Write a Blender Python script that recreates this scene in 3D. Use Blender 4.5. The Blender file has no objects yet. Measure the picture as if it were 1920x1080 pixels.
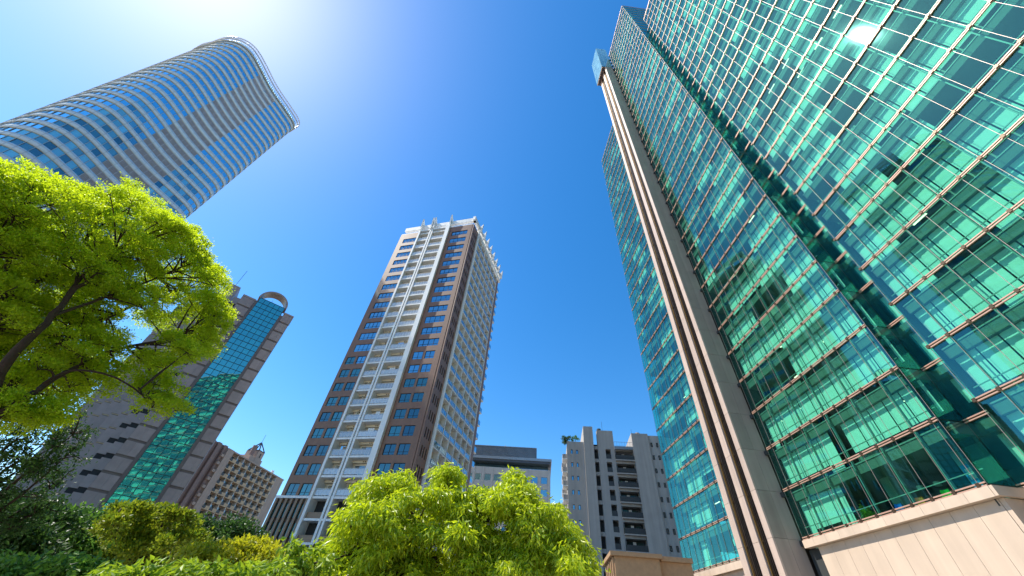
import bpy, math, random
import numpy as np
from mathutils import Matrix, Vector

random.seed(7)
rng = np.random.default_rng(11)
SC = bpy.context.scene
COL = SC.collection
R = math.radians

# ------------------------------------------------------------------ camera
CAMZ = 1.6
FPX = 690.0                       # focal length in pixels of a 1920 wide frame
def cam_basis():
    up = np.array([1033.0 - 960, 540 + 163.0, -FPX]); up /= np.linalg.norm(up)
    fw = np.array([0, 0, -1.0])
    F = fw - up * (fw @ up); F /= np.linalg.norm(F)
    return np.array([np.cross(F, up), F, up])     # camera -> world
CM = cam_basis()
cam = bpy.data.cameras.new('camera'); cam_o = bpy.data.objects.new('camera', cam); COL.objects.link(cam_o)
cam.sensor_width = 36; cam.lens = FPX / 1920 * 36; cam.clip_start = 0.05; cam.clip_end = 6000
mw = Matrix(CM.tolist()).to_4x4(); mw.translation = (0, 0, CAMZ); cam_o.matrix_world = mw
SC.camera = cam_o

# ------------------------------------------------------------------ sky and sun
SUN_AZ, SUN_EL = -82.9, 54.6
w = bpy.data.worlds.new('World'); SC.world = w; w.use_nodes = True
nt = w.node_tree; nt.nodes.clear()
sky = nt.nodes.new('ShaderNodeTexSky'); sky.sky_type = 'NISHITA'; sky.sun_disc = False
sky.sun_elevation = R(SUN_EL); sky.sun_rotation = R(SUN_AZ)
sky.altitude = 0; sky.air_density = 1.0; sky.dust_density = 0.27; sky.ozone_density = 1.0
hs = nt.nodes.new('ShaderNodeHueSaturation'); hs.inputs['Saturation'].default_value = 1.42
bg = nt.nodes.new('ShaderNodeBackground'); bg.inputs[1].default_value = 0.122
ow = nt.nodes.new('ShaderNodeOutputWorld')
nt.links.new(sky.outputs[0], hs.inputs['Color']); nt.links.new(hs.outputs[0], bg.inputs[0]); nt.links.new(bg.outputs[0], ow.inputs[0])
sd = Vector((math.sin(R(SUN_AZ)) * math.cos(R(SUN_EL)), math.cos(R(SUN_AZ)) * math.cos(R(SUN_EL)), math.sin(R(SUN_EL))))
sl = bpy.data.lights.new('sun', 'SUN'); sl.energy = 3.7; sl.angle = R(0.53); sl.color = (1.0, 0.94, 0.84)
so = bpy.data.objects.new('sun', sl); COL.objects.link(so); so.rotation_euler = (-sd).to_track_quat('-Z', 'Y').to_euler()
so.location = (-60, 10, 120)
SC.view_settings.view_transform = 'Standard'; SC.view_settings.look = 'None'
SC.view_settings.exposure = 1.05; SC.view_settings.gamma = 1.0; SC.view_settings.use_curve_mapping = False
SC.render.engine = 'CYCLES'
cy = SC.cycles
cy.use_denoising = True; cy.max_bounces = 8; cy.diffuse_bounces = 3; cy.glossy_bounces = 4
cy.transmission_bounces = 6; cy.transparent_max_bounces = 32; cy.sample_clamp_indirect = 6.0
cy.caustics_reflective = False; cy.caustics_refractive = False
SC.render.film_transparent = False

# ------------------------------------------------------------------ helpers
def pol(az, r):
    a = R(az); return np.array([math.sin(a) * r, math.cos(a) * r])
def ray(px, py):
    d = CM @ np.array([px - 960.0, 540.0 - py, -FPX]); return d / np.linalg.norm(d)
def at(px, py, r):
    """point on the pixel's ray at horizontal distance r (world)"""
    d = ray(px, py); t = r / math.hypot(d[0], d[1]); return d * t + np.array([0, 0, CAMZ])
def project(P):
    c = (np.asarray(P) - np.array([0, 0, CAMZ])) @ CM
    zz = np.where(c[:, 2] < -0.05, -c[:, 2], 0.05)
    return np.stack([960 + FPX * c[:, 0] / zz, 540 - FPX * c[:, 1] / zz], 1), c[:, 2] < -0.05

# ---- materials
def mat(name, col, rough=0.7, metal=0.0, noise=0.12, nscale=0.6, bump=0.0, bscale=8.0, var=0.0, spec=0.5, streak=0.0):
    m = bpy.data.materials.new(name); m.use_nodes = True
    nd, lk = m.node_tree.nodes, m.node_tree.links
    b = nd['Principled BSDF']
    b.inputs['Roughness'].default_value = rough; b.inputs['Metallic'].default_value = metal
    b.inputs['Specular IOR Level'].default_value = spec
    geo = nd.new('ShaderNodeNewGeometry')
    tx = nd.new('ShaderNodeTexNoise'); tx.inputs['Scale'].default_value = nscale; tx.inputs['Detail'].default_value = 5
    lk.new(geo.outputs['Position'], tx.inputs['Vector'])
    mr = nd.new('ShaderNodeMapRange'); mr.inputs['From Min'].default_value = 0.25; mr.inputs['From Max'].default_value = 0.75
    mr.inputs['To Min'].default_value = 1 - noise; mr.inputs['To Max'].default_value = 1 + noise
    lk.new(tx.outputs[0], mr.inputs['Value'])
    val = mr.outputs[0]
    if streak:
        mp = nd.new('ShaderNodeMapping'); mp.inputs['Scale'].default_value = (1.6, 1.6, 0.06)
        t2 = nd.new('ShaderNodeTexNoise'); t2.inputs['Scale'].default_value = 1.0; t2.inputs['Detail'].default_value = 4
        lk.new(geo.outputs['Position'], mp.inputs['Vector']); lk.new(mp.outputs[0], t2.inputs['Vector'])
        m3 = nd.new('ShaderNodeMapRange'); m3.inputs['From Min'].default_value = 0.35; m3.inputs['From Max'].default_value = 0.7
        m3.inputs['To Min'].default_value = 1 - streak; m3.inputs['To Max'].default_value = 1.03
        lk.new(t2.outputs[0], m3.inputs['Value'])
        mu = nd.new('ShaderNodeMath'); mu.operation = 'MULTIPLY'; lk.new(val, mu.inputs[0]); lk.new(m3.outputs[0], mu.inputs[1]); val = mu.outputs[0]
    if var:
        oi = nd.new('ShaderNodeObjectInfo')
        m2 = nd.new('ShaderNodeMapRange'); m2.inputs['To Min'].default_value = 1 - var; m2.inputs['To Max'].default_value = 1 + var
        lk.new(oi.outputs['Random'], m2.inputs['Value'])
        mu = nd.new('ShaderNodeMath'); mu.operation = 'MULTIPLY'; lk.new(val, mu.inputs[0]); lk.new(m2.outputs[0], mu.inputs[1]); val = mu.outputs[0]
    vm = nd.new('ShaderNodeVectorMath'); vm.operation = 'SCALE'; vm.inputs[0].default_value = col
    lk.new(val, vm.inputs['Scale']); lk.new(vm.outputs[0], b.inputs['Base Color'])
    if bump:
        tb = nd.new('ShaderNodeTexNoise'); tb.inputs['Scale'].default_value = bscale; tb.inputs['Detail'].default_value = 6
        lk.new(geo.outputs['Position'], tb.inputs['Vector'])
        bp = nd.new('ShaderNodeBump'); bp.inputs['Strength'].default_value = bump; bp.inputs['Distance'].default_value = 0.02
        lk.new(tb.outputs[0], bp.inputs['Height']); lk.new(bp.outputs[0], b.inputs['Normal'])
    return m

def glass(name, tint, refl=(0.92, 1, 1), base=0.05, gain=1.5, rough=0.0, wob=0.0, wscale=0.35, var=0.0):
    """architectural pane: tinted see-through plus a mirror share that grows at grazing angles"""
    m = bpy.data.materials.new(name); m.use_nodes = True
    nd, lk = m.node_tree.nodes, m.node_tree.links; nd.clear()
    out = nd.new('ShaderNodeOutputMaterial'); mx = nd.new('ShaderNodeMixShader')
    tr = nd.new('ShaderNodeBsdfTransparent'); tr.inputs[0].default_value = (*tint, 1)
    gl = nd.new('ShaderNodeBsdfGlossy'); gl.inputs['Color'].default_value = (*refl, 1); gl.inputs['Roughness'].default_value = rough
    gg = nd.new('ShaderNodeNewGeometry'); dt = nd.new('ShaderNodeVectorMath'); dt.operation = 'DOT_PRODUCT'
    lk.new(gg.outputs['Normal'], dt.inputs[0]); lk.new(gg.outputs['Incoming'], dt.inputs[1])
    ab = nd.new('ShaderNodeMath'); ab.operation = 'ABSOLUTE'; lk.new(dt.outputs['Value'], ab.inputs[0])
    iv = nd.new('ShaderNodeMath'); iv.operation = 'SUBTRACT'; iv.inputs[0].default_value = 1.0; lk.new(ab.outputs[0], iv.inputs[1])
    pw = nd.new('ShaderNodeMath'); pw.operation = 'POWER'; pw.inputs[1].default_value = 4.0; lk.new(iv.outputs[0], pw.inputs[0])
    ma = nd.new('ShaderNodeMath'); ma.operation = 'MULTIPLY_ADD'; ma.inputs[1].default_value = gain; ma.inputs[2].default_value = base; ma.use_clamp = True
    lk.new(pw.outputs[0], ma.inputs[0]); lk.new(ma.outputs[0], mx.inputs[0]); lk.new(tr.outputs[0], mx.inputs[1]); lk.new(gl.outputs[0], mx.inputs[2])
    lk.new(mx.outputs[0], out.inputs[0])
    if wob:
        geo = nd.new('ShaderNodeNewGeometry'); tx = nd.new('ShaderNodeTexNoise'); tx.inputs['Scale'].default_value = wscale; tx.inputs['Detail'].default_value = 1
        lk.new(geo.outputs['Position'], tx.inputs['Vector'])
        bp = nd.new('ShaderNodeBump'); bp.inputs['Strength'].default_value = 1.0; bp.inputs['Distance'].default_value = wob
        lk.new(tx.outputs[0], bp.inputs['Height']); lk.new(bp.outputs[0], gl.inputs['Normal'])
    return m

def dark_glass(name, col, mirror=0.55, wob=0.0, wscale=0.4, tintr=(0.85, 0.95, 1.0), var=0.25):
    """opaque-looking window: dim room colour behind a mirror coat"""
    m = bpy.data.materials.new(name); m.use_nodes = True
    nd, lk = m.node_tree.nodes, m.node_tree.links; nd.clear()
    out = nd.new('ShaderNodeOutputMaterial'); mx = nd.new('ShaderNodeMixShader')
    df = nd.new('ShaderNodeBsdfDiffuse'); gl = nd.new('ShaderNodeBsdfGlossy'); gl.inputs['Color'].default_value = (*tintr, 1); gl.inputs['Roughness'].default_value = 0.01
    oi = nd.new('ShaderNodeObjectInfo'); m2 = nd.new('ShaderNodeMapRange'); m2.inputs['To Min'].default_value = 1 - var; m2.inputs['To Max'].default_value = 1 + var
    g2 = nd.new('ShaderNodeNewGeometry'); ad = nd.new('ShaderNodeMath'); ad.operation = 'ADD'; fc = nd.new('ShaderNodeMath'); fc.operation = 'FRACT'
    lk.new(oi.outputs['Random'], ad.inputs[0]); lk.new(g2.outputs['Random Per Island'], ad.inputs[1]); lk.new(ad.outputs[0], fc.inputs[0]); lk.new(fc.outputs[0], m2.inputs['Value'])
    vm = nd.new('ShaderNodeVectorMath'); vm.operation = 'SCALE'; vm.inputs[0].default_value = col
    lk.new(m2.outputs[0], vm.inputs['Scale']); lk.new(vm.outputs[0], df.inputs[0])
    lw = nd.new('ShaderNodeFresnel'); lw.inputs['IOR'].default_value = 1.5
    ma = nd.new('ShaderNodeMath'); ma.operation = 'MULTIPLY_ADD'; ma.inputs[1].default_value = 1.0; ma.inputs[2].default_value = mirror; ma.use_clamp = True
    lk.new(lw.outputs[0], ma.inputs[0]); lk.new(ma.outputs[0], mx.inputs[0]); lk.new(df.outputs[0], mx.inputs[1]); lk.new(gl.outputs[0], mx.inputs[2]); lk.new(mx.outputs[0], out.inputs[0])
    if wob:
        geo = nd.new('ShaderNodeNewGeometry'); tx = nd.new('ShaderNodeTexNoise'); tx.inputs['Scale'].default_value = wscale; tx.inputs['Detail'].default_value = 1
        lk.new(geo.outputs['Position'], tx.inputs['Vector'])
        bp = nd.new('ShaderNodeBump'); bp.inputs['Strength'].default_value = 1.0; bp.inputs['Distance'].default_value = wob
        lk.new(tx.outputs[0], bp.inputs['Height']); lk.new(bp.outputs[0], gl.inputs['Normal'])
    return m

def leaf_mat(name, c0, c1, trans=0.5, tcol=None, rough=0.45, spec=0.35):
    m = bpy.data.materials.new(name); m.use_nodes = True
    nd, lk = m.node_tree.nodes, m.node_tree.links
    b = nd['Principled BSDF']; out = nd['Material Output']
    b.inputs['Roughness'].default_value = rough; b.inputs['Specular IOR Level'].default_value = spec
    geo = nd.new('ShaderNodeNewGeometry'); cr = nd.new('ShaderNodeMix'); cr.data_type = 'RGBA'
    cr.inputs['A'].default_value = (*c0, 1); cr.inputs['B'].default_value = (*c1, 1)
    lk.new(geo.outputs['Random Per Island'], cr.inputs['Factor']); lk.new(cr.outputs['Result'], b.inputs['Base Color'])
    t = nd.new('ShaderNodeBsdfTranslucent'); mx = nd.new('ShaderNodeMixShader'); mx.inputs[0].default_value = trans
    if tcol: 
        cm = nd.new('ShaderNodeMix'); cm.data_type = 'RGBA'; cm.inputs['Factor'].default_value = 0.75
        lk.new(cr.outputs['Result'], cm.inputs['A']); cm.inputs['B'].default_value = (*tcol, 1); lk.new(cm.outputs['Result'], t.inputs[0])
    else: lk.new(cr.outputs['Result'], t.inputs[0])
    lk.new(b.outputs[0], mx.inputs[1]); lk.new(t.outputs[0], mx.inputs[2]); lk.new(mx.outputs[0], out.inputs[0])
    return m

# ---- mesh building
def link(o, parent=None):
    COL.objects.link(o)
    if parent is not None: o.parent = parent
    return o
def np_mesh(name, V, F, m=None):
    """V (n,3), F (k,3) or (k,4) integer array"""
    me = bpy.data.meshes.new(name); V = np.asarray(V, np.float32); F = np.asarray(F, np.int32); k = F.shape[1]
    me.vertices.add(len(V)); me.vertices.foreach_set('co', V.ravel())
    me.loops.add(F.size); me.loops.foreach_set('vertex_index', F.ravel())
    me.polygons.add(len(F)); me.polygons.foreach_set('loop_start', np.arange(0, F.size, k, dtype=np.int32))
    try: me.polygons.foreach_set('loop_total', np.full(len(F), k, np.int32))
    except Exception: pass
    me.polygons.foreach_set('use_smooth', np.zeros(len(F), bool))
    me.update(calc_edges=True)
    if m is not None: me.materials.append(m)
    return me
CUBE_V = np.array([[x, y, z] for x in (-.5, .5) for y in (-.5, .5) for z in (-.5, .5)])
CUBE_F = np.array([[0, 1, 3, 2], [4, 6, 7, 5], [0, 4, 5, 1], [2, 3, 7, 6], [0, 2, 6, 4], [1, 5, 7, 3]])
_cubes = {}
def cube_mesh(m):
    if m.name not in _cubes: _cubes[m.name] = np_mesh('block_' + m.name, CUBE_V, CUBE_F, m)
    return _cubes[m.name]

class Frame:
    """a facade: origin on plan, s runs along azimuth az, o is distance in front of it (towards the viewer), z is height above the camera"""
    def __init__(self, C, az, flip=False):
        a = R(az); self.C = np.asarray(C, float); self.d = np.array([math.sin(a), math.cos(a)])
        n = np.array([math.cos(a), -math.sin(a)])
        mid = self.C + self.d * 0.01
        self.n = -n if n @ mid > 0 else n
        if flip: self.n = -self.n
    def P(self, s, o, z):
        p = self.C + self.d * s + self.n * o
        return np.array([p[0], p[1], z + CAMZ])
    def mtx(self, s, o, z):
        """object matrix with x along s, y = z x d, z up"""
        p = self.P(s, o, z); d = self.d
        return Matrix(((d[0], -d[1], 0, p[0]), (d[1], d[0], 0, p[1]), (0, 0, 1, p[2]), (0, 0, 0, 1)))
    def sgn(self):   # local y sign of 'out'
        return 1.0 if (-self.d[1] * self.n[0] + self.d[0] * self.n[1]) > 0 else -1.0
def B(fr, s0, s1, o0, o1, z0, z1, tilt=None):
    """4x4 unit-cube matrix of a box in a facade frame"""
    d, n = fr.d, np.array([-fr.d[1], fr.d[0]])
    c = fr.P((s0 + s1) / 2, (o0 + o1) / 2, (z0 + z1) / 2)
    A = np.eye(4); A[:2, 0] = d * abs(s1 - s0); A[:2, 1] = n * abs(o1 - o0); A[2, 2] = abs(z1 - z0); A[:3, 3] = c
    if tilt is not None:
        # swing the box a hair about the vertical and the horizontal axis
        a, b = tilt
        A[:2, 0] += n * abs(s1 - s0) * a; A[:2, 2] += n * abs(z1 - z0) * b
    return A
def cubes_to_mesh(mats):
    A = np.stack(mats); n = len(A)
    V = np.einsum('nij,vj->nvi', A[:, :3, :3], CUBE_V) + A[:, None, :3, 3]
    F = (CUBE_F[None] + 8 * np.arange(n)[:, None, None]).reshape(-1, 4)
    return V.reshape(-1, 3), F
def wm(o):   # world matrix without the depsgraph
    return o['_w'] if False else _W.get(o.name, Matrix.Identity(4))
_W = {}
def place(o, parent, W):
    """link o at world matrix W (a mathutils Matrix) under parent"""
    COL.objects.link(o)
    _W[o.name] = W
    if parent is None: o.matrix_world = W
    else:
        o.parent = parent; o.matrix_basis = _W.get(parent.name, Matrix.Identity(4)).inverted() @ W
    return o
def thing(name, label, cat, loc, group=None):
    o = bpy.data.objects.new(name, None); o.empty_display_size = 0.5
    W = Matrix.Translation(Vector(loc)); place(o, None, W)
    o['label'] = label; o['category'] = cat
    if group: o['group'] = group
    return o
def obj(name, me, parent=None, W=None):
    o = bpy.data.objects.new(name, me)
    return place(o, parent, W if W is not None else Matrix.Identity(4))
def joined(name, parent, m, boxes, stuff=False):
    if not len(boxes): return None
    V, F = cubes_to_mesh(boxes)
    # store vertices about the parent's origin
    off = np.array(_W[parent.name].translation) if parent is not None else np.zeros(3)
    o = obj(name, np_mesh(name, V - off, F, m), parent, Matrix.Translation(Vector(off)))
    if stuff: o['kind'] = 'stuff'
    return o
def pieces(parent, name, m, boxes, limit=300, minpx=9.0, rest=None):
    """the largest in the picture become objects of their own, the others one joined part"""
    if not boxes: return []
    A = np.stack(boxes); n = len(A)
    V = np.einsum('nij,vj->nvi', A[:, :3, :3], CUBE_V) + A[:, None, :3, 3]
    q, ok = project(V.reshape(-1, 3)); q = q.reshape(n, 8, 2); ok = ok.reshape(n, 8).all(1)
    ext = q.max(1) - q.min(1); ctr = q.mean(1)
    size = np.where(ok, np.maximum(ext[:, 0], ext[:, 1]), 0)
    area = np.where(ok, ext[:, 0] * ext[:, 1], 0)
    inside = (ctr[:, 0] > -60) & (ctr[:, 0] < 1980) & (ctr[:, 1] > -60) & (ctr[:, 1] < 1140)
    area = np.where(inside, area, 0)
    order = np.argsort(-area)
    solo = [i for i in order[:limit] if size[i] >= minpx and inside[i]]
    ss = set(solo); rst = [boxes[i] for i in range(n) if i not in ss]
    me = cube_mesh(m); out = []
    for i in solo:
        out.append(obj(name, me, parent, Matrix(A[i].tolist())))
    if rst: joined(rest or name, parent, m, rst, stuff=True)
    return out
def tube(path, radii, seg=8):
    """tapered tube along points"""
    P = np.asarray(path, float); n = len(P); V = []; F = []
    T = np.gradient(P, axis=0); T /= np.linalg.norm(T, axis=1)[:, None] + 1e-9
    ref = np.array([0.3, 0.2, 1.0]); 
    for i in range(n):
        a = np.cross(T[i], ref); 
        if np.linalg.norm(a) < 1e-3: a = np.cross(T[i], [1, 0, 0])
        a /= np.linalg.norm(a); b = np.cross(T[i], a)
        for k in range(seg):
            t = 2 * math.pi * k / seg; V.append(P[i] + (a * math.cos(t) + b * math.sin(t)) * radii[i])
    for i in range(n - 1):
        for k in range(seg):
            k2 = (k + 1) % seg; F.append([i * seg + k, i * seg + k2, (i + 1) * seg + k2, (i + 1) * seg + k])
    return np.array(V), np.array(F)
def merge(parts):
    V = []; F = []; off = 0
    for v, f in parts: V.append(v); F.append(f + off); off += len(v)
    return np.concatenate(V), np.concatenate(F)
def mesh_part(name, parent, V, F, m, smooth=False, stuff=False):
    off = np.array(_W[parent.name].translation) if parent is not None else np.zeros(3)
    me = np_mesh(name, np.asarray(V) - off, F, m)
    if smooth: me.polygons.foreach_set('use_smooth', np.ones(len(me.polygons), bool))
    o = obj(name, me, parent, Matrix.Translation(Vector(off)))
    if stuff: o['kind'] = 'stuff'
    return o

# ------------------------------------------------------------------ materials
M = {}
M['glass_green'] = glass('green_curtain_glass', (0.64, 0.94, 0.84), refl=(0.36, 0.84, 0.78), base=0.105, gain=0.65, rough=0.018, wob=0.0008, wscale=0.3)
M['rail_pink'] = mat('copper_rail', (0.46, 0.28, 0.21), 0.45, 0.2, 0.08)
M['clip'] = mat('bronze_clip', (0.10, 0.065, 0.04), 0.4, 0.6, 0.1)
M['rod'] = mat('steel_rod', (0.30, 0.25, 0.22), 0.45, 0.3, 0.05)
M['mullion'] = mat('pale_mullion', (0.30, 0.34, 0.32), 0.5, 0, 0.04)
M['blind'] = mat('roller_blind', (0.80, 0.82, 0.80), 0.8, 0, 0.04, var=0.05)
M['slab'] = mat('floor_slab', (0.16, 0.17, 0.16), 0.8, 0, 0.1)
M['room'] = mat('room_wall', (0.22, 0.23, 0.21), 0.9, 0, 0.3, nscale=0.25)
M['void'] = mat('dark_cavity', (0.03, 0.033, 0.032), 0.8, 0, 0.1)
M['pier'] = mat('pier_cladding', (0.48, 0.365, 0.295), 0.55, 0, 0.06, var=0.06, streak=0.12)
M['bronze'] = mat('bronze_mesh', (0.055, 0.04, 0.032), 0.45, 0.5, 0.3, nscale=2)
M['gold'] = mat('gold_rail', (0.75, 0.46, 0.16), 0.3, 0.9, 0.08)
M['cream'] = mat('cream_panel', (0.58, 0.45, 0.34), 0.45, 0, 0.05, var=0.05, streak=0.10)
M['boxglass'] = dark_glass('teal_box_glass', (0.30, 0.50, 0.47), 0.14, tintr=(0.7, 1, 1))
M['white'] = mat('white_concrete', (0.80, 0.79, 0.76), 0.6, 0, 0.05, streak=0.10)
M['brown'] = mat('brown_tile', (0.225, 0.112, 0.062), 0.5, 0, 0.10, nscale=1.5, bump=0.15, bscale=10, streak=0.08)
M['brown2'] = mat('tan_tile', (0.26, 0.165, 0.10), 0.55, 0, 0.08, nscale=1.5)
M['loggia'] = mat('loggia_wall', (0.74, 0.64, 0.48), 0.7, 0, 0.07)
M['frame_dark'] = mat('dark_frame', (0.012, 0.013, 0.015), 0.4, 0.3, 0.05)
M['win_blue'] = dark_glass('blue_window', (0.012, 0.035, 0.05), 0.36, wob=0.006, wscale=0.5, tintr=(0.5, 0.85, 1.0))
M['win_room'] = dark_glass('curtained_window', (0.012, 0.075, 0.075), 0.10, wob=0.006, wscale=0.5, tintr=(0.6, 0.9, 1.0), var=0.9)
M['rail_white'] = mat('white_rail', (0.7, 0.72, 0.74), 0.4, 0.1, 0.03)
M['rail_glass'] = dark_glass('balcony_glass', (0.48, 0.50, 0.50), 0.05, tintr=(0.7, 0.85, 1))
M['rail_blue'] = dark_glass('blue_balcony_glass', (0.05, 0.12, 0.22), 0.40, tintr=(0.55, 0.85, 1))
M['door'] = dark_glass('balcony_door', (0.03, 0.035, 0.035), 0.15)
M['c_span'] = mat('pale_spandrel', (0.52, 0.61, 0.68), 0.75, 0.0, 0.05, spec=0.15)
M['c_ledge'] = mat('olive_ledge', (0.50, 0.48, 0.40), 0.4, 0.05, 0.05)
M['c_glass'] = dark_glass('sky_blue_glass', (0.08, 0.26, 0.37), 0.18, wob=0.004, wscale=0.3, tintr=(0.6, 0.88, 0.97), var=0.85)
M['c_louver'] = mat('grey_louver', (0.46, 0.46, 0.49), 0.5, 0.0, 0.05)
M['c_core'] = mat('tower_core', (0.30, 0.34, 0.38), 0.7, 0, 0.1)
M['lattice'] = mat('white_lattice', (0.6, 0.62, 0.64), 0.35, 0.5, 0.03)
M['granite'] = mat('granite_panel', (0.27, 0.218, 0.205), 0.42, 0, 0.12, nscale=0.8, var=0.08, bump=0.1)
M['granite_d'] = mat('dark_granite', (0.12, 0.092, 0.085), 0.5, 0, 0.1)
M['sill'] = mat('tan_sill', (0.42, 0.31, 0.18), 0.6, 0, 0.1)
M['teal'] = dark_glass('teal_strip_glass', (0.01, 0.075, 0.06), 0.5, wob=0.004, wscale=0.45, tintr=(0.40, 0.92, 0.80), var=0.6)
M['beige'] = mat('beige_concrete', (0.40, 0.30, 0.235), 0.75, 0, 0.07, streak=0.12)
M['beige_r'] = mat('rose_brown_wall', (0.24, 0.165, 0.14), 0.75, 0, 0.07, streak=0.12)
M['beige_b'] = mat('tan_balcony', (0.50, 0.36, 0.22), 0.75, 0, 0.08)
M['dark'] = mat('dark_interior', (0.02, 0.022, 0.024), 0.8, 0, 0.2)
M['grey'] = mat('grey_render', (0.43, 0.40, 0.365), 0.85, 0, 0.07, nscale=0.5, bump=0.2, bscale=5, streak=0.16)
M['grey_rail'] = mat('dark_balustrade', (0.055, 0.058, 0.06), 0.5, 0.2, 0.1)
M['office'] = mat('office_stone', (0.55, 0.51, 0.47), 0.7, 0, 0.05, var=0.03)
M['metal_d'] = mat('ribbed_metal', (0.10, 0.10, 0.11), 0.4, 0.6, 0.08)
M['metal_l'] = mat('grey_metal', (0.33, 0.34, 0.36), 0.4, 0.6, 0.06)
M['stone'] = mat('tan_stone', (0.38, 0.235, 0.125), 0.8, 0, 0.12, nscale=2.5, bump=0.4, bscale=14)
M['bark'] = mat('bark', (0.042, 0.022, 0.012), 0.9, 0, 0.35, nscale=9, bump=0.9, bscale=26)
M['paving'] = mat('paving', (0.30, 0.28, 0.25), 0.85, 0, 0.15, nscale=0.8, bump=0.2, bscale=6)
M['roof'] = mat('roof_grey', (0.25, 0.25, 0.24), 0.85, 0, 0.1)

# ------------------------------------------------------------------ ground
g = obj('ground', np_mesh('ground', [[-2500, -2500, 0], [2500, -2500, 0], [2500, 2500, 0], [-2500, 2500, 0]], [[0, 1, 2, 3]], M['paving']))
g['kind'] = 'structure'

# ================================================================== glass office tower
D = 30.0
G = Frame(pol(88.13, D), -1.87)
FH = 4.02; SILL = 9.06
fl = lambda k: SILL + FH * k
GT = thing('glass_office_tower', 'tall green glass office tower with copper floor rails and a bronze-grooved pier', 'office tower', G.P(30, -14, -CAMZ))
def tint(): return (rng.normal() * 0.0012, rng.normal() * 0.0012)

lw = [20.72] + [21.15 + 1.5 * i for i in range(11)] + [37.0]
rw = [18.15 - 1.43 * i for i in range(0, 29)]
rw_far = [rw[-1] - 1.43 * i for i in range(0, 76)]
fl_s = [43.3] + [43.65 + 1.5 * i for i in range(12)] + [61.2]
panes = []; clips = []; blinds = []; rails = []; hand = []; rods = []; mull = []; slabs = []; fas = []; ceil = []
def wing(S, N, far=False, k0=0, o=0.0, clip=True):
    S = sorted(S)
    a, b = S[0], S[-1]
    for k in range(k0, N):
        z0, z1 = fl(k), fl(k + 1)
        for i in range(len(S) - 1):
            panes.append(B(G, S[i] + .012, S[i + 1] - .012, o - .03, o, z0 + .05, z1 - .05, tint()))
    for k in range(k0, N + 1):
        z = fl(k)
        rails.append((a, b, o, z))
        if clip:
            for s in S[(1 if S[1] - S[0] < 1 else 0):(len(S) - 1 if S[-1] - S[-2] < 1.2 else len(S))]:
                clips.append(B(G, s - .10, s + .10, o, o + .17, z - .07, z + .16))
        if not far:
            slabs.append(B(G, a - .0, b, o - 9.0, o - .75, z - .85, z - .04))
            fas.append(B(G, a, b, o - .742, o - .70, z - .16, z - .08))
        else:
            slabs.append(B(G, a, b, o - 6.0, o - .5, z - .8, z - .04))
    for s in S: rods.append(B(G, s - .012, s + .012, o + .02, o + .05, fl(k0), fl(N)))
wing(lw, 40); wing(rw, 30); wing(fl_s, 30); wing(rw_far, 30, far=True, clip=False)
# recess between the two wings, and the side of the taller wing
rec = [18.2, 19.45, 20.7]
for k in range(0, 30):
    for i in range(2): panes.append(B(G, rec[i] + .012, rec[i + 1] - .012, -1.93, -1.9, fl(k) + .05, fl(k + 1) - .05, tint()))
for k in range(0, 31):
    rails.append((18.2, 20.7, -1.9, fl(k)))
    slabs.append(B(G, 18.15, 20.72, -9, -2.4, fl(k) - .85, fl(k) - .04))
SF = Frame(G.P(20.7, -0.05, 0)[:2], 88.13); SF.n = -G.d.copy()     # side of the tall wing, faces the right wing
for k in range(0, 40):
    L = 1.8 if k < 30 else 13.5
    nb = 1 if k < 30 else 9
    for i in range(nb): panes.append(B(SF, L / nb * i + .012, L / nb * (i + 1) - .012, -.03, 0, fl(k) + .05, fl(k + 1) - .05))
    if k >= 30: fas.append(B(SF, 0, 13.5, .0, .08, fl(k) - .08, fl(k) + .06))
# right wing far side, roof slabs, back walls and cores
core = []
core.append(B(G, 20.75, 37.0, -30, -9.02, -CAMZ + .02, fl(40)))
core.append(B(G, -130, 20.7, -30, -9.02, -CAMZ + .02, fl(30) - .1))
core.append(B(G, 37.05, 61.1, -30, -9.02, -CAMZ + .02, fl(30) - .1))
joined('back_wall', GT, M['room'], core)
joined('roof', GT, M['roof'], [B(G, 20.75, 36.95, -30, -.1, fl(40) + .02, fl(40) + .5), B(G, -130, 18.2, -30, -.1, fl(30) + .02, fl(30) + .5), B(G, 43.3, 61.2, -30, -.1, fl(30) + .02, fl(30) + .5)])
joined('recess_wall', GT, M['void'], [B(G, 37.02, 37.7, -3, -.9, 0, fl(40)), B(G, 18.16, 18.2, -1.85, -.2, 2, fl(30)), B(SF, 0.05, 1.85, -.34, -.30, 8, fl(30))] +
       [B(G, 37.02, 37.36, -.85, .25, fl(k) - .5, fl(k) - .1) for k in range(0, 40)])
# end wall of the far block, glazed
EF = Frame(G.P(61.2, -.05, 0)[:2], 88.13); EF.n = G.d.copy()
for k in range(0, 30):
    for i in range(6): panes.append(B(EF, 1.5 * i + .012, 1.5 * i + 1.49, -.03, 0, fl(k) + .05, fl(k + 1) - .05))
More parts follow.
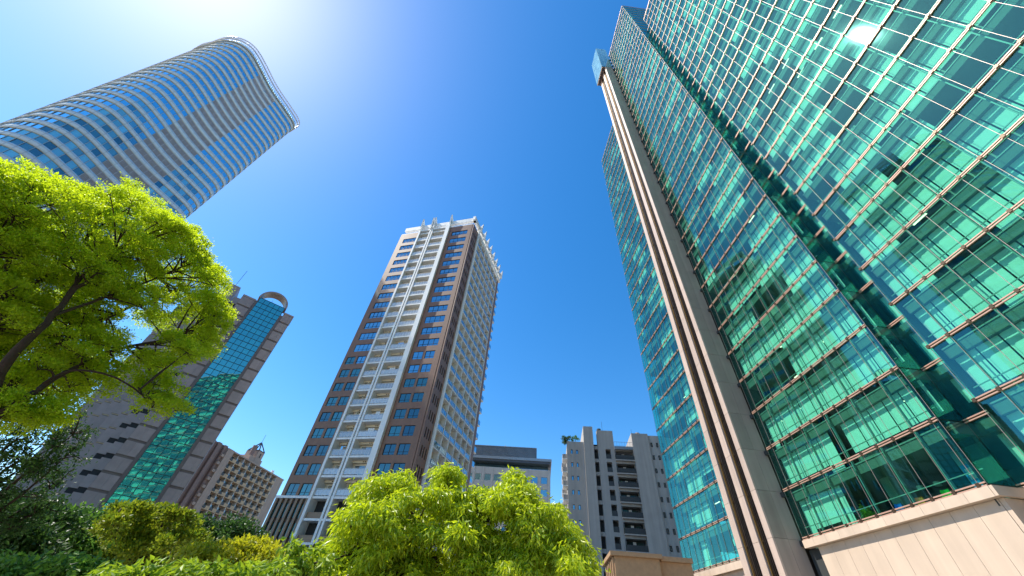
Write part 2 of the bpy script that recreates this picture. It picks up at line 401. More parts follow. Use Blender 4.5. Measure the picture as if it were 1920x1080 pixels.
# interior: blinds
def fill_blinds(S, N, prob, run, side=0):
    S = sorted(S); n = len(S) - 1
    for k in range(N):
        i = 0
        while i < n:
            p = prob(k, 0.5 * (S[i] + S[i + 1]))
            ln = random.choice(run)
            if random.random() < p:
                drop = random.choice([0.12, 0.12, 0.75, 0.75, 0.75] if p > .6 else [0.12, 0.75, 0.9, 1.6, 2.1])
                for j in range(i, min(n, i + ln)):
                    blinds.append(B(G, S[j] + .05, S[j + 1] - .05, -1.06, -1.03, fl(k) + drop, fl(k + 1) - .86))
            i += ln
def p_lw(k, s):
    if k == 0: return 1.0 if s > 31.5 else 0.0
    if k in (1, 2): return 0.97
    if k == 3: return 0.9 if s < 29 else 0.1
    return 0.62 if k < 9 else 0.45
def p_rw(k, s): return (0.95 if k < 5 else 0.72 if k < 8 else 0.5) if s > -8 else 0.35
fill_blinds(lw, 40, p_lw, [1, 2, 3, 4]); fill_blinds(rw, 30, p_rw, [1, 2, 3, 3]); 
fill_blinds(fl_s, 30, lambda k, s: 0.55 if k < 6 else 0.4, [1, 2, 3])
fill_blinds(rw_far, 30, lambda k, s: 0.5, [2, 3, 4])
for k in range(30):
    if random.random() < .8: blinds.append(B(G, 18.5 + random.choice([0, .6]), 20.4, -3.0, -2.97, fl(k) + random.choice([.3, .9, 1.4]), fl(k + 1) - .86))
# interior mullions every second bay, upright for the whole height
for S, N in ((lw[1:-1], 40), (rw, 30), (fl_s[1:-1], 30)):
    for s in S[1::2]: mull.append(B(G, s + .28, s + .35, -.70, -.50, fl(0), fl(N) - .2))
for k in range(0, 40): hand.append(B(G, 20.75, 36.95, -.55, -.50, fl(k) + .92, fl(k) + .98))
for k in range(0, 30):
    hand.append(B(G, rw[-1], 18.1, -.55, -.50, fl(k) + .92, fl(k) + .98)); hand.append(B(G, 43.4, 61.1, -.55, -.50, fl(k) + .92, fl(k) + .98))
cols_ = []; cab = []; lit = []
for S, N in ((lw, 40), (rw, 30), (fl_s, 30)):
    a, b = min(S) + .6, max(S) - .6
    for s in np.arange(a + 1.8, b, 6.0): cols_.append(B(G, s - .4, s + .4, -3.6, -2.8, fl(0), fl(N) - .9))
    for k in range(N):
        s = a
        while s < b:
            Lc = random.uniform(1.0, 3.2)
            if random.random() < .28 and not (k == 0 and N == 40): cab.append(B(G, s, min(b, s + Lc - .1), -1.9, -1.35, fl(k), fl(k) + random.choice([.45, .7, .7, 1.0, 1.3])))
            s += Lc
        if random.random() < .55 and not (k == 0 and N == 40):
            for s in np.arange(a + random.uniform(0, 3), b, 3.0):
                if random.random() < .5: lit.append(B(G, s, s + 1.2, *random.choice([(-2.6, -2.45), (-4.1, -3.95)]), fl(k + 1) - .90, fl(k + 1) - .86))
M['cab'] = mat('cabinet', (0.30, 0.29, 0.26), 0.6, 0, 0.5, nscale=.35)
M['lamp'] = mat('ceiling_lamp', (0.9, 0.85, 0.7), 0.5)
M['lamp'].node_tree.nodes['Principled BSDF'].inputs['Emission Color'].default_value = (1, .86, .6, 1)
M['lamp'].node_tree.nodes['Principled BSDF'].inputs['Emission Strength'].default_value = 1.6
pieces(GT, 'column', M['mullion'], cols_, 20)
pieces(GT, 'cabinet', M['cab'], cab, 120, 10)
pieces(GT, 'ceiling_light', M['lamp'], lit, 120, 8)
pieces(GT, 'glass_pane', M['glass_green'], panes, 300)
pieces(GT, 'clip', M['clip'], clips, 220, 7)
pieces(GT, 'blind', M['blind'], blinds, 300)
pieces(GT, 'tension_rod', M['rod'], rods, 80)
pieces(GT, 'mullion', M['mullion'], mull, 60)
pieces(GT, 'handrail', M['mullion'], hand, 110)
pieces(GT, 'floor_slab', M['slab'], slabs, 140)
joined('slab_fascia', GT, M['mullion'], fas)
rb = []
for (a, b, o, z) in rails:
    for dz in (0.0, 0.165): rb.append(B(G, a, b, o + .015, o + .11, z - .085 + dz, z - .01 + dz))
pieces(GT, 'floor_rail', M['rail_pink'], rb, 260)
# parapet crown
joined('parapet', GT, M['rail_pink'], [B(G, 20.72, 37.0, 0, .12, fl(40) + .3, fl(40) + .5), B(G, -32, 18.15, 0, .12, fl(30) + .3, fl(30) + .5), B(SF, 0, 13.5, 0, .1, fl(40) + .3, fl(40) + .5)])

# pier with grooves, rails and the glazed head box
PT = 157.0
strips = [(37.4, 38.2), (39.5, 40.5), (42.3, 43.3)]; pside = []
pan = []
zc = -CAMZ
zz = [-CAMZ + .02] + [SILL - 4.02 + FH * k for k in range(0, 39) if SILL - 4.02 + FH * k < PT] + [PT]
for i in range(len(zz) - 1):
    for a, b in strips: pan.append(B(G, a, b, 2.52, 2.7, zz[i] + .012, zz[i + 1] - .012))
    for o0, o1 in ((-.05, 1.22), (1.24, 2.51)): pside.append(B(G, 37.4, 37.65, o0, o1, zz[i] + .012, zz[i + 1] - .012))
M['pier_shade'] = mat('pier_cladding_shaded', (0.30, 0.245, 0.20), 0.55, 0, 0.07, var=0.08, streak=0.14)  # pier cladding again, darkened to put the side face's shade into the colour
pieces(GT, 'cladding_panel', M['pier'], pan, 150); pieces(GT, 'side_panel', M['pier_shade'], pside, 120)
joined('groove', GT, M['bronze'], [B(G, 37.66, 43.2, -1.0, 2.3, -CAMZ + .02, PT)] + [B(G, s, s + .05, 2.3, 2.42, -CAMZ + .02, PT) for s in (38.35, 38.6, 38.85, 39.1, 40.7, 40.95, 41.2, 41.45, 41.7)])
for s in (39.3, 42.05):
    gr = joined('guide_rail', GT, M['gold'], [B(G, s, s + .10, 2.42, 2.56, -CAMZ + .02, PT - 1)])
    joined('bracket', gr, M['clip'], [B(G, s - .1, s + .2, 2.31, 2.41, SILL + FH * k, SILL + FH * k + .12) for k in range(-1, 36)])
bx = []
for i in range(6):
    for j in range(10):
        bx.append(B(G, 37.5 + 1.08 * i + .02, 37.5 + 1.08 * (i + 1) - .02, 4.0, 4.05, PT + 2.6 * j + .03, PT + 2.6 * (j + 1) - .03))
for j in range(10):
    for i in range(4): bx.append(B(G, 37.42, 37.47, 0.0 + i * 1.0 + .02, i * 1.0 + .98, PT + 2.6 * j + .03, PT + 2.6 * (j + 1) - .03))
    for i in range(4): bx.append(B(G, 44.0, 44.05, 0.0 + i * 1.0 + .02, i * 1.0 + .98, PT + 2.6 * j + .03, PT + 2.6 * (j + 1) - .03))
pieces(GT, 'box_panel', M['boxglass'], bx, 60, 4)
joined('head_box_frame', GT, M['metal_d'], [B(G, 37.5, 43.97, 0, 3.97, PT + .1, PT + 25.9)])
joined('soffit_truss', GT, M['rail_pink'], [B(G, 37.5 + t, 37.6 + t, 2.75, 3.95, PT - .35, PT - .05) for t in (0.2, 1.6, 3.0, 4.4, 5.8)] + [B(G, 37.5, 43.97, 3.8, 3.95, PT - .5, PT - .36), B(G, 37.5, 43.97, 2.75, 2.9, PT - .5, PT - .36)])

# podium: cream cornice and panelled wall
pod = []
for i in range(12):
    a = 20.6 + 1.5 * i; b = min(a + 1.5, 36.95)
    if b - a > .2: pod.append(B(G, a + .008, b - .008, -.3, .28, 8.36, 8.93))
for i in range(11):
    a = 20.9 + 1.5 * i; b = min(a + 1.5, 35.9)
    if b - a > .2: pod.append(B(G, a + .010, b - .010, -.6, -.16, -CAMZ + .02, 8.34))
for i in range(5):
    a = 43.4 + 3.6 * i; b = min(a + 3.6, 61.0)
    pod.append(B(G, a + .008, b - .008, -.3, .2, 8.2, 8.9))
    pod.append(B(G, a + .010, b - .010, -.6, -.2, -CAMZ + .02, 8.18))
# set-back wall in the recess and below the right wing
for i in range(30):
    a = 20.55 - 1.43 * (i + 1)
    pod.append(B(G, a + .01, a + 1.42, -2.4, -1.75, 8.36, 8.93))
    pod.append(B(G, a + .01, a + 1.42, -2.7, -2.2, -CAMZ + .02, 8.34))
pieces(GT, 'stone_panel', M['cream'], pod, 120)
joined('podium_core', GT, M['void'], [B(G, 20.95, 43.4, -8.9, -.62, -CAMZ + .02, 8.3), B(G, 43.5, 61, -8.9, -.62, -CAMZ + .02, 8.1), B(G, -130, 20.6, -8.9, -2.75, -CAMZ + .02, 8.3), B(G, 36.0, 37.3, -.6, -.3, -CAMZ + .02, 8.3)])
joined('return_wall', GT, M['cream'], [B(G, 20.62, 20.88, -2.3, -.17, -CAMZ + .02, 8.34), B(G, 20.4, 20.59, -1.7, .27, 8.37, 8.92)])

# furniture seen in the lowest office floor
FLR = SILL - .04
def cyl(c, r0, r1, h, seg=20):
    V, F = tube([c, (c[0], c[1], c[2] + h)], [r0, r1], seg); n = len(V)
    V = np.vstack([V, [c], [(c[0], c[1], c[2] + h)]])
    caps = [[n, (k + 1) % seg, k, k] for k in range(seg)] + [[n + 1, seg + k, seg + (k + 1) % seg, seg + (k + 1) % seg] for k in range(seg)]
    T = [[a, b, c2] for a, b, c2, _ in caps]
    Q = np.vstack([np.array([[f[0], f[1], f[2]] for f in F] + [[f[0], f[2], f[3]] for f in F]), np.array(T)])
    return V, Q
def chair(s, o, col, label, shell):
    p = G.P(s, o, FLR); m = mat(shell + '_chair', col, 0.4, 0, 0.05)
    t = thing('chair', label, 'chair', p)
    # curved shell back: arc of upright slats welded to one sheet
    V = []; F = []; nu = 14
    for j, (h, rr) in enumerate(((.46, .27), (.62, .31), (.80, .31), (.95, .25))):
        for i in range(nu + 1):
            a = math.pi * (0.02 + 0.96 * i / nu); V.append([p[0] + rr * math.sin(a) * 1.0, p[1] + rr * math.cos(a), p[2] + h])
    for j in range(3):
        for i in range(nu): F.append([j * (nu + 1) + i, j * (nu + 1) + i + 1, (j + 1) * (nu + 1) + i + 1, (j + 1) * (nu + 1) + i])
    V = np.array(V); V2 = V.copy(); V2[:, 0] += .03; n = len(V); F = np.array(F)
    mesh_part('backrest', t, np.vstack([V, V2]), np.vstack([F, F[:, ::-1] + n]), m, True)
    v, f = cyl((p[0], p[1], p[2] + .42), .27, .29, .07); mesh_part('seat', t, v, f, m)
    v, f = cyl((p[0], p[1], p[2] + .02), .03, .03, .41, 10); mesh_part('stem', t, v, f, M['rod'])
    v, f = cyl((p[0], p[1], p[2]), .24, .22, .025); mesh_part('base', t, v, f, M['rod'])
chair(24.4, -1.5, (0.02, 0.55, 0.06), 'bright green tub chair behind the glass of the lowest office floor', 'green')
chair(26.3, -1.45, (0.85, 0.28, 0.02), 'orange tub chair behind the glass of the lowest office floor', 'orange')
chair(28.0, -1.4, (0.02, 0.25, 0.75), 'blue tub chair behind the glass of the lowest office floor', 'blue')
p = G.P(22.3, -2.0, FLR)
bm_ = mat('blue_board', (0.03, 0.30, 0.70), 0.5, 0, 0.05)
t = thing('notice_board', 'blue standing board with pale notices behind the lowest office glass', 'board', p)
joined('panel', t, bm_, [B(G, 21.7, 22.9, -2.05, -2.0, FLR + .5, FLR + 2.0)])
for a in (21.8, 22.75): joined('leg', t, M['rod'], [B(G, a, a + .05, -2.1, -2.06, FLR, FLR + 1.9)])
for a, b in ((21.8, 22.2), (22.35, 22.75)): joined('notice', t, M['blind'], [B(G, a, b, -1.99, -1.985, FLR + 1.1, FLR + 1.75)])
for i, (s, o) in enumerate(((28.9, -3.6), (27.7, -3.9), (26.6, -4.2))):
    c = G.P(s, o, fl(1) - 2.0)
    t = thing('pendant_lamp', ('white drum pendant lamp hanging above the blue tub chair', 'white drum pendant lamp hanging between the blue and orange tub chairs', 'white drum pendant lamp hanging above the orange tub chair')[i], 'lamp', c, 'pendant lamps in the office')
    v, f = cyl((c[0], c[1], c[2]), .22, .20, .26); mesh_part('shade', t, v, f, M['blind'])
    v, f = cyl((c[0], c[1], c[2] + .34), .012, .012, .78, 6); mesh_part('cord', t, v, f, M['frame_dark'])

# ================================================================== brown apartment tower
BR = 67.0
F1 = Frame(pol(-11.3, BR), -72.7); F2 = Frame(pol(-11.3, BR), 20.5)
AT = thing('apartment_tower', 'brown tiled apartment tower with white balcony grid and white finned crown', 'apartment tower', (*pol(-13, BR + 12), 0))
BZ = 15.8; BH = 3.27; NF = 22
bz = lambda k: BZ + BH * k
BTOP = 88.9
def grid_wall(fr, s0, s1, z0, z1, rows, o0, o1):
    """boxes of a wall with openings; rows = [(zb, zt, [(a, b), ...])] from bottom up"""
    out = []; z = z0
    for zb, zt, ops in rows:
        if zb > z + .001: out.append(B(fr, s0, s1, o0, o1, z, zb))
        s = s0
        for a, b in sorted(ops):
            if a > s + .001: out.append(B(fr, s, a, o0, o1, zb, zt))
            s = b
        if s1 > s + .001: out.append(B(fr, s, s1, o0, o1, zb, zt))
        z = zt
    if z1 > z + .001: out.append(B(fr, s0, s1, o0, o1, z, z1))
    return out
_wcache = {}
def window(parent, fr, a, b, zb, zt, o, nm, fm, gm, cols=2, transom=None, name='window'):
    """frame object with a pane under it; alike windows share mesh data"""
    W_, H_ = b - a, zt - zb
    key = (round(W_, 2), round(H_, 2), nm, cols, transom, fr.sgn())
    if key not in _wcache:
        t = .09; sg = fr.sgn()
        I = Frame((0, 0), 90); 
        bs = [(0, W_, 0, t), (0, W_, H_ - t, H_), (0, t, t, H_ - t), (W_ - t, W_, t, H_ - t)]
        for i in range(1, cols): bs.append((W_ * i / cols - t / 2, W_ * i / cols + t / 2, t, H_ - t))
        if transom: bs.append((t, W_ - t, transom - .025, transom + .025))
        V, F = [], []
        for (x0, x1, z0_, z1_) in bs:
            A = np.eye(4); A[0, 0] = x1 - x0; A[1, 1] = .07; A[2, 2] = z1_ - z0_; A[:3, 3] = ((x0 + x1) / 2, 0, (z0_ + z1_) / 2)
            v, f = cubes_to_mesh([A]); V.append(v); F.append(f)
        V, F = merge(list(zip(V, F)))
        me = np_mesh('window_frame_' + nm, V, F, fm)
        A = np.eye(4); A[0, 0] = W_ - .04; A[1, 1] = .02; A[2, 2] = H_ - .04; A[:3, 3] = (W_ / 2, -.012 * sg, H_ / 2)
        v, f = cubes_to_mesh([A]); _wcache[key] = (me, np_mesh('window_pane_' + nm, v, f, gm))
    me, mg = _wcache[key]
    w_ = obj(name, me, parent, fr.mtx(a, o, zb))
    j = Matrix.Rotation(random.gauss(0, .006), 4, 'Z') @ Matrix.Rotation(random.gauss(0, .006), 4, 'X')
    obj('pane', mg, w_, fr.mtx(a, o, zb) @ j)
    return w_
# front: openings
rowsR = []; rowsL = []; wins = []
for k in range(NF):
    zb, zt = bz(k) + .05, bz(k) + 2.0
    if k >= 9: r = [(1.55, 6.45)]; l = [(17.95, 22.2)]
    else: r = [(1.75, 3.95), (4.45, 6.75)]; l = [(18.25, 20.3), (20.85, 23.0)]
    rowsR.append((zb, zt, r)); rowsL.append((zb, zt, l))
wall = grid_wall(F1, .45, 7.5, BZ, BTOP, rowsR, -.35, 0) + grid_wall(F1, 17.6, 23.75, BZ, BTOP, rowsL, -.35, 0)
for k in range(NF):
    for (zb, zt, ops), sd_ in ((rowsR[k], 0), (rowsL[k], 1)):
        for a, b in ops:
            room = k < 3 + 2 * random.random() + (4 if sd_ else 2)
            window(AT, F1, a, b, zb, zt, -.14, 'room' if room else 'brown', M['frame_dark'], M['win_room'] if room else M['win_blue'], 4 if b - a > 3 else 2, .55)
# side: slits, brown strip
rs = []
for k in range(NF):
    ops = [(.75 + .85 * i, 1.15 + .85 * i) for i in range(3)]
    rs.append((bz(k) + .15, bz(k) + 2.05, ops))
    for a, b in ops: window(AT, F2, a, b, bz(k) + .15, bz(k) + 2.05, -.14, 'slit', M['frame_dark'], M['win_blue'], 1, None)
wall += grid_wall(F2, 0.02, 3.45, BZ, BTOP, rs, -.35, 0)
wall += [B(F2, 21.4, 23.6, -.35, 0, 2, BTOP - 1)]
# core behind (leaves room for the loggias)
joined('wall', AT, M['brown'], wall)
cb = [B(F1, .6, 7.4, -16, -.36, -CAMZ + .02, BTOP - .4), B(F1, 17.7, 23.6, -20, -.36, -CAMZ + .02, BTOP - .4), B(F1, 7.4, 17.7, -20, -1.75, -CAMZ + .02, BTOP - .4),
      B(F2, 3.4, 21.5, -14, -1.7, -CAMZ + .02, BTOP - .4), B(F2, 21.5, 23.5, -14, -.36, -CAMZ + .02, BTOP - 1)]
joined('loggia_wall', AT, M['loggia'], cb)
# white verticals and floor bands on the front
V_ = [(7.5, 8.65, .62), (12.95, 13.35, .30), (13.65, 14.05, .30), (17.1, 17.6, .45)]
for a, b, o in V_: joined('pilaster', AT, M['white'], [B(F1, a, b, -1.7, o, 3.2, BTOP + .6)])
for k in range(NF + 1):
    joined('floor_band', AT, M['white'], [B(F1, 8.65, 12.95, -1.7, .22, bz(k) - .38, bz(k) - .02), B(F1, 13.35, 13.65, -1.2, .1, bz(k) - .38, bz(k) - .02), B(F1, 14.05, 17.1, -1.7, .22, bz(k) - .38, bz(k) - .02)])
joined('podium_band', AT, M['white'], [B(F1, 17.6, 24.4, -.3, .25, BZ - .38, BZ - .0)])
# loggias: glazed upper floors, open rails below
def rail_open(fr, a, b, z, o):
    bs = [B(fr, a, b, o - .05, o, z + 1.05, z + 1.11), B(fr, a, b, o - .04, o - .01, z + .10, z + .14)]
    n = max(4, int((b - a) / .62))
    for i in range(n + 1):
        s = a + (b - a) * i / n; bs.append(B(fr, s - .02, s + .02, o - .045, o - .005, z + .0, z + 1.04))
    return bs
for k in range(NF):
    for a, b in ((8.65, 12.95), (14.05, 17.1)):
        bal = joined('balcony', AT, M['loggia'], [B(F1, a, b, -1.72, .1, bz(k) - .019, bz(k) + .02), B(F1, a, a + .12, -1.7, -.2, bz(k) + .021, bz(k) + 2.87), B(F1, a + .12, b, -1.7, -1.2, bz(k) + 2.45, bz(k) + 2.87)])
        joined('railing', bal, M['rail_white'], rail_open(F1, a, b, bz(k) + .02, .18))
        joined('rail_panel', bal, M['rail_glass'], [B(F1, a + .02, b - .02, .125, .14, bz(k) + .15, bz(k) + 1.0)])
        c = (a + b) / 2; sh = .5 if a < 10 else .2
        joined('door', bal, M['door'], [B(F1, c - .9 + sh, c + 1.1 + sh if a < 10 else c + .9, -1.74, -1.70, bz(k) + .021, bz(k) + 2.1)])
        if a > 10: joined('divider', bal, M['loggia'], [B(F1, c - .5, c - .45, -1.2, 0, bz(k) + .021, bz(k) + 1.7)])
        if random.random() < .5: joined('air_conditioner', bal, M['white'], [B(F1, b - 1.0, b - .25, -.9, -.55, bz(k) + .021, bz(k) + .62)])
        if random.random() < .25: joined('laundry', bal, random.choice([M['white'], M['rail_blue'], M['sill']]), [B(F1, c - .5 + .45 * q, c - .12 + .45 * q, -.5, -.47, bz(k) + 1.0, bz(k) + 1.9) for q in range(random.choice([2, 3]))])
        joined('vent', bal, M['clip'], [B(F1, c - .6 + q, c - .45 + q, -1.2, -1.08, bz(k) + 2.55, bz(k) + 2.7) for q in (0, .4)])
# side grid
SB = [4.2 + 2.87 * i for i in range(7)]
joined('pilaster', AT, M['white'], [B(F2, 3.45, 4.2, -1.6, .35, 2, BTOP + .5)])
for s in SB[1:]: joined('pilaster', AT, M['white'], [B(F2, s - .09, s + .09, -1.65, .28, 2, BTOP - .5)])
for k in range(NF + 1): joined('floor_band', AT, M['white'], [B(F2, 4.2, 21.4, -1.65, .24, bz(k) - .24, bz(k) - .02)])
for k in range(-2, NF):
    for i in range(6):
        a, b = SB[i] + (.09 if i else 0), SB[i + 1] - .09
        bal = joined('balcony', AT, M['loggia'], [B(F2, a, b, -1.69, .1, bz(k) - .019, bz(k) + .02), B(F2, a + .02, b - .02, -1.69, -1.3, bz(k) + 2.5, bz(k) + 3.0)])
        joined('rail_panel', bal, M['rail_blue'] if k > 0 else M['rail_glass'], [B(F2, a + .02, b - .02, .13, .16, bz(k) + .1, bz(k) + 1.08)])
        joined('railing', bal, M['rail_white'], rail_open(F2, a, b, bz(k) + .02, .22))
        joined('door', bal, M['door'], [B(F2, a + .5, b - .4, -1.73, -1.685, bz(k) + .021, bz(k) + 2.15)])
for k in range(0, NF):
    bal = joined('balcony', AT, M['white'], [B(F2, 23.6, 25.2, -2.6, -.1, bz(k) - .25, bz(k) - .02)])
    joined('rail_panel', bal, M['rail_blue'], [B(F2, 23.65, 25.2, -.16, -.12, bz(k), bz(k) + 1.1), B(F2, 25.15, 25.2, -2.6, -.17, bz(k), bz(k) + 1.1)])
# crown: floating band and triangular fins
def fin(fr, s, t, o0, o1, z0, z1, parent, name='crown_fin'):
    P = [fr.P(s + ds, o, z) for ds in (0, t) for (o, z) in ((o0, z0), (o1, z0), (o1 + .0, z0 + (z1 - z0) * .45), (o0 + .15, z1), (o0, z1))]
    F = [[0, 1, 2], [0, 2, 3], [0, 3, 4], [5, 7, 6], [5, 8, 7], [5, 9, 8]]
    for i in range(5): j = (i + 1) % 5; F += [[i, 5 + i, 5 + j], [i, 5 + j, j]]
    return mesh_part(name, parent, np.array(P), np.array(F), M['white'])
for s in (7.6, 12.95, 13.7, 17.15): fin(F1, s, .38, .62, -1.6, BTOP + .61, 94.6, AT)
joined('crown_band', AT, M['white'], [B(F1, -.2, 23.2, -.9, -.1, 90.75, 92.3), B(F1, 7.6, 17.5, -.3, .3, BTOP + .0, BTOP + .55)])
joined('crown_band', AT, M['white'], [B(F2, -.4, 24.8, -.6, .2, 90.75, 92.3), B(F2, 3.5, 24.5, -.6, .3, BTOP - .6, BTOP + .5)])
joined('crown_slab', AT, M['white'], [B(F1, .5, 23.7, -16, -.02, BTOP + .02, BTOP + .35)])
for i in range(8): fin(F2, 3.6 + 2.87 * i, .28, 1.0, -.6, BTOP + .52, 93.3, AT)
# podium under the white band
rp = [(z_, z_ + 2.05, [(8.9, 12.8), (14.1, 17.0)]) for z_ in (-.5, 3.9, 7.1, 10.2, 13.35)]
joined('podium_parapet', AT, M['brown2'], [B(F1, 8.65, 17.6, -.35, .0, z_ - .95, z_ - .02) for z_ in (4.1, 7.2, 10.35, 13.5)] + [B(F1, 13.0, 13.3, -1.6, .02, -CAMZ + .02, BZ - .4), B(F1, 13.7, 14.0, -1.6, .02, -CAMZ + .02, BZ - .4)])
for z_ in (3.0, 6.15, 9.35, 12.55): joined('floor_band', AT, M['white'], [B(F1, 8.65, 17.6, -1.6, .25, z_ - .32, z_)])
joined('podium_recess', AT, M['dark'], [B(F1, 8.7, 17.5, -1.74, -1.5, -CAMZ + .02, BZ - .4)])
for i in range(7):
    s = 17.75 + 1.02 * i
    joined('podium_rib', AT, M['brown2'], [B(F1, s, s + .46, -.3, .18, -CAMZ + .02, BZ - .42)])
for i in range(6):
    s = 18.22 + 1.02 * i
    for z_ in (-.4, 2.6, 6.3, 9.6, 12.3): 
        if i < 6: window(AT, F1, s, s + .54, z_ + .2, z_ + 2.4, -.1, 'podium', M['frame_dark'], M['win_room'], 1, None)
joined('podium_wall', AT, M['granite_d'], [B(F1, 17.7, 24.5, -8, -.2, -CAMZ + .02, BZ - .42)])
joined('side_podium', AT, M['brown2'], [B(F2, .1, 23.5, -10, -.4, -CAMZ + .02, BZ - .3)])

# ================================================================== curved office tower
def catmull(P, per=10):
    P = np.asarray(P, float); n = len(P); out = []
    for i in range(n):
        p0, p1, p2, p3 = P[i - 1], P[i], P[(i + 1) % n], P[(i + 2) % n]
        for t in np.linspace(0, 1, per, endpoint=False):
            out.append(.5 * ((2 * p1) + (-p0 + p2) * t + (2 * p0 - 5 * p1 + 4 * p2 - p3) * t * t + (-p0 + 3 * p1 - 3 * p2 + p3) * t ** 3))
    return np.array(out)
raw = [(-151.9, 54.2), (-145, 52), (-139.9, 51.7), (-136, 52.6), (-133.4, 54.6), (-132, 57.6), (-131.1, 61.5), (-130.4, 65.8), (-129.6, 70), (-128.2, 74.4), (-126.5, 78.6), (-125, 82.6), (-123.9, 86), (-124.2, 88.8), (-126.6, 91), (-131.3, 92.7), (-144, 94.4), (-159.6, 91), (-168, 80.7), (-168, 67), (-161, 57.5)]
loop = catmull(np.array(raw), 14)
seg = np.linalg.norm(np.roll(loop, -1, 0) - loop, axis=1); cum = np.concatenate([[0], np.cumsum(seg)]); per = cum[-1]
NM = 72
def resample(n):
    t = np.linspace(0, per, n, endpoint=False); x = np.interp(t, cum, np.append(loop[:, 0], loop[0, 0])); y = np.interp(t, cum, np.append(loop[:, 1], loop[0, 1]))
    return np.stack([x, y], 1)
CT = thing('curved_office_tower', 'tall curved office tower with blue glass bands and an open lattice crown', 'office tower', (*loop.mean(0), 0))
def ring(pts, o0, o1, z0, z1):
    """closed band following plan pts, between offsets o0<o1 and heights z0<z1"""
    n = len(pts); T = np.roll(pts, -1, 0) - np.roll(pts, 1, 0); T /= np.linalg.norm(T, axis=1)[:, None]
    N = np.stack([T[:, 1], -T[:, 0]], 1)
    c = pts.mean(0)
    if ((pts - c) * N).sum() < 0: N = -N
    V = np.concatenate([np.c_[pts + N * o, np.full(n, z + CAMZ)] for o, z in ((o0, z0), (o1, z0), (o1, z1), (o0, z1))])
    F = []
    for i in range(n):
        j = (i + 1) % n
        for a in range(4):
            b = (a + 1) % 4; F.append([a * n + i, a * n + j, b * n + j, b * n + i])
    return V, np.array(F)
fine = resample(160); mod = resample(NM)
CH = 4.1; CTOP = 194.0; NFC = 45
cz = lambda k: CTOP - 7.5 - CH * k          # underside of storey k counted from the top
V, F = ring(fine, -3.5, -.45, -CAMZ, CTOP - 4); mesh_part('core', CT, V, F, M['c_core'], True)
gp = []; lv = []; lvb = []; ml = []
az_of = lambda p: math.degrees(math.atan2(p[0], p[1]))
for k in range(NFC):
    z = cz(k)
    if z < 6: break
    V, F = ring(fine, -.4, .05, z - .05, z + 1.75); mesh_part('spandrel_band', CT, V, F, M['c_span'], True)
    V, F = ring(fine, -.3, .12, z - .12, z - .06); l = mesh_part('ledge', CT, V, F, M['c_ledge'], True)
    V, F = ring(fine, .051, .10, z + 1.2, z + 1.27); mesh_part('trim', l, V, F, M['c_ledge'], True)
    for i in range(NM):
        p, q = mod[i], mod[(i + 1) % NM]; d = q - p; L = np.linalg.norm(d); d = d / L
        n = np.array([-d[1], d[0]]); mid = (p + q) / 2
        c = np.array([mid[0], mid[1], z + (1.75 + CH - .16) / 2 + CAMZ])
        if n @ (mid - loop.mean(0)) < 0: n = -n
        A = np.eye(4); A[:2, 0] = d * (L - .16); A[:2, 1] = n * .04; A[2, 2] = CH - .16 - 1.75 - .02; A[:3, 3] = c
        A4 = np.eye(4); A4[:2, 0] = d * .09; A4[:2, 1] = n * .14; A4[2, 2] = CH - .14; A4[:3, 3] = (p[0] + n[0] * .02, p[1] + n[1] * .02, z + CH / 2 - .02 + CAMZ); ml.append(A4)
        a = az_of(mid); front = n @ (-mid) > 0
        if front and -64.1 < a < -59.4 and k > 0 and k < 34 or (front and -61.8 < a < -59.4 and k < 38 and k > 0):
            A2 = A.copy(); A2[:2, 3] -= n * .2; lvb.append(A2)
            h = CH - .16 - 1.75
            for j in range(6):
                A3 = A.copy(); A3[2, 2] = .09; A3[:2, 1] = n * .16; A3[2, 3] = z + 1.75 + h * (j + .5) / 6 + CAMZ; lv.append(A3)
            for j in range(2):
                A3 = A.copy(); A3[:2, 0] = d * .07; A3[:2, 1] = n * .2; A3[:2, 3] += d * (j - .5) * (L - .07); lv.append(A3)
        elif front and 34 <= k <= 36 and -68.5 < a < -64:
            A[:2, 3] -= n * .35; lvb.append(A)
        else:
            A[:2, 3] -= n * .12
            A[:2, 1] += d * rng.normal() * .001; gp.append(A)
pieces(CT, 'window_pane', M['c_glass'], gp, 300, 7)
M['c_lback'] = mat('louver_back', (0.23, 0.235, 0.25), 0.7)
pieces(CT, 'louver_panel', M['c_lback'], lvb, 200, 6)
M['c_mull'] = mat('tower_mullion', (0.36, 0.43, 0.48), 0.6)
joined('mullion', CT, M['c_mull'], ml, stuff=True)
joined('louver_blade', CT, M['c_louver'], lv, stuff=True)
# lattice crown above the roof
for z0, z1, o in ((CTOP - 5.2, CTOP - 4.7, .5), (CTOP - 2.3, CTOP - 1.9, .75), (CTOP - .25, CTOP, .9)):
    V, F = ring(fine, o - .55, o, z0, z1); mesh_part('crown_ring', CT, V, F, M['c_ledge'] if o < .6 else M['lattice'], True)
ct = resample(150); ptsn = len(ct)
T = np.roll(ct, -1, 0) - np.roll(ct, 1, 0); T /= np.linalg.norm(T, axis=1)[:, None]; Nn = np.stack([T[:, 1], -T[:, 0]], 1)
if ((ct - ct.mean(0)) * Nn).sum() < 0: Nn = -Nn
st = []
def bar(a, b, t):
    a = np.asarray(a); b = np.asarray(b); d = b - a; L = np.linalg.norm(d); d = d / L
    u = np.cross(d, [.1, .2, 1]); u /= np.linalg.norm(u); v = np.cross(d, u)
    A = np.eye(4); A[:3, 0] = d * L; A[:3, 1] = u * t; A[:3, 2] = v * t; A[:3, 3] = (a + b) / 2; return A
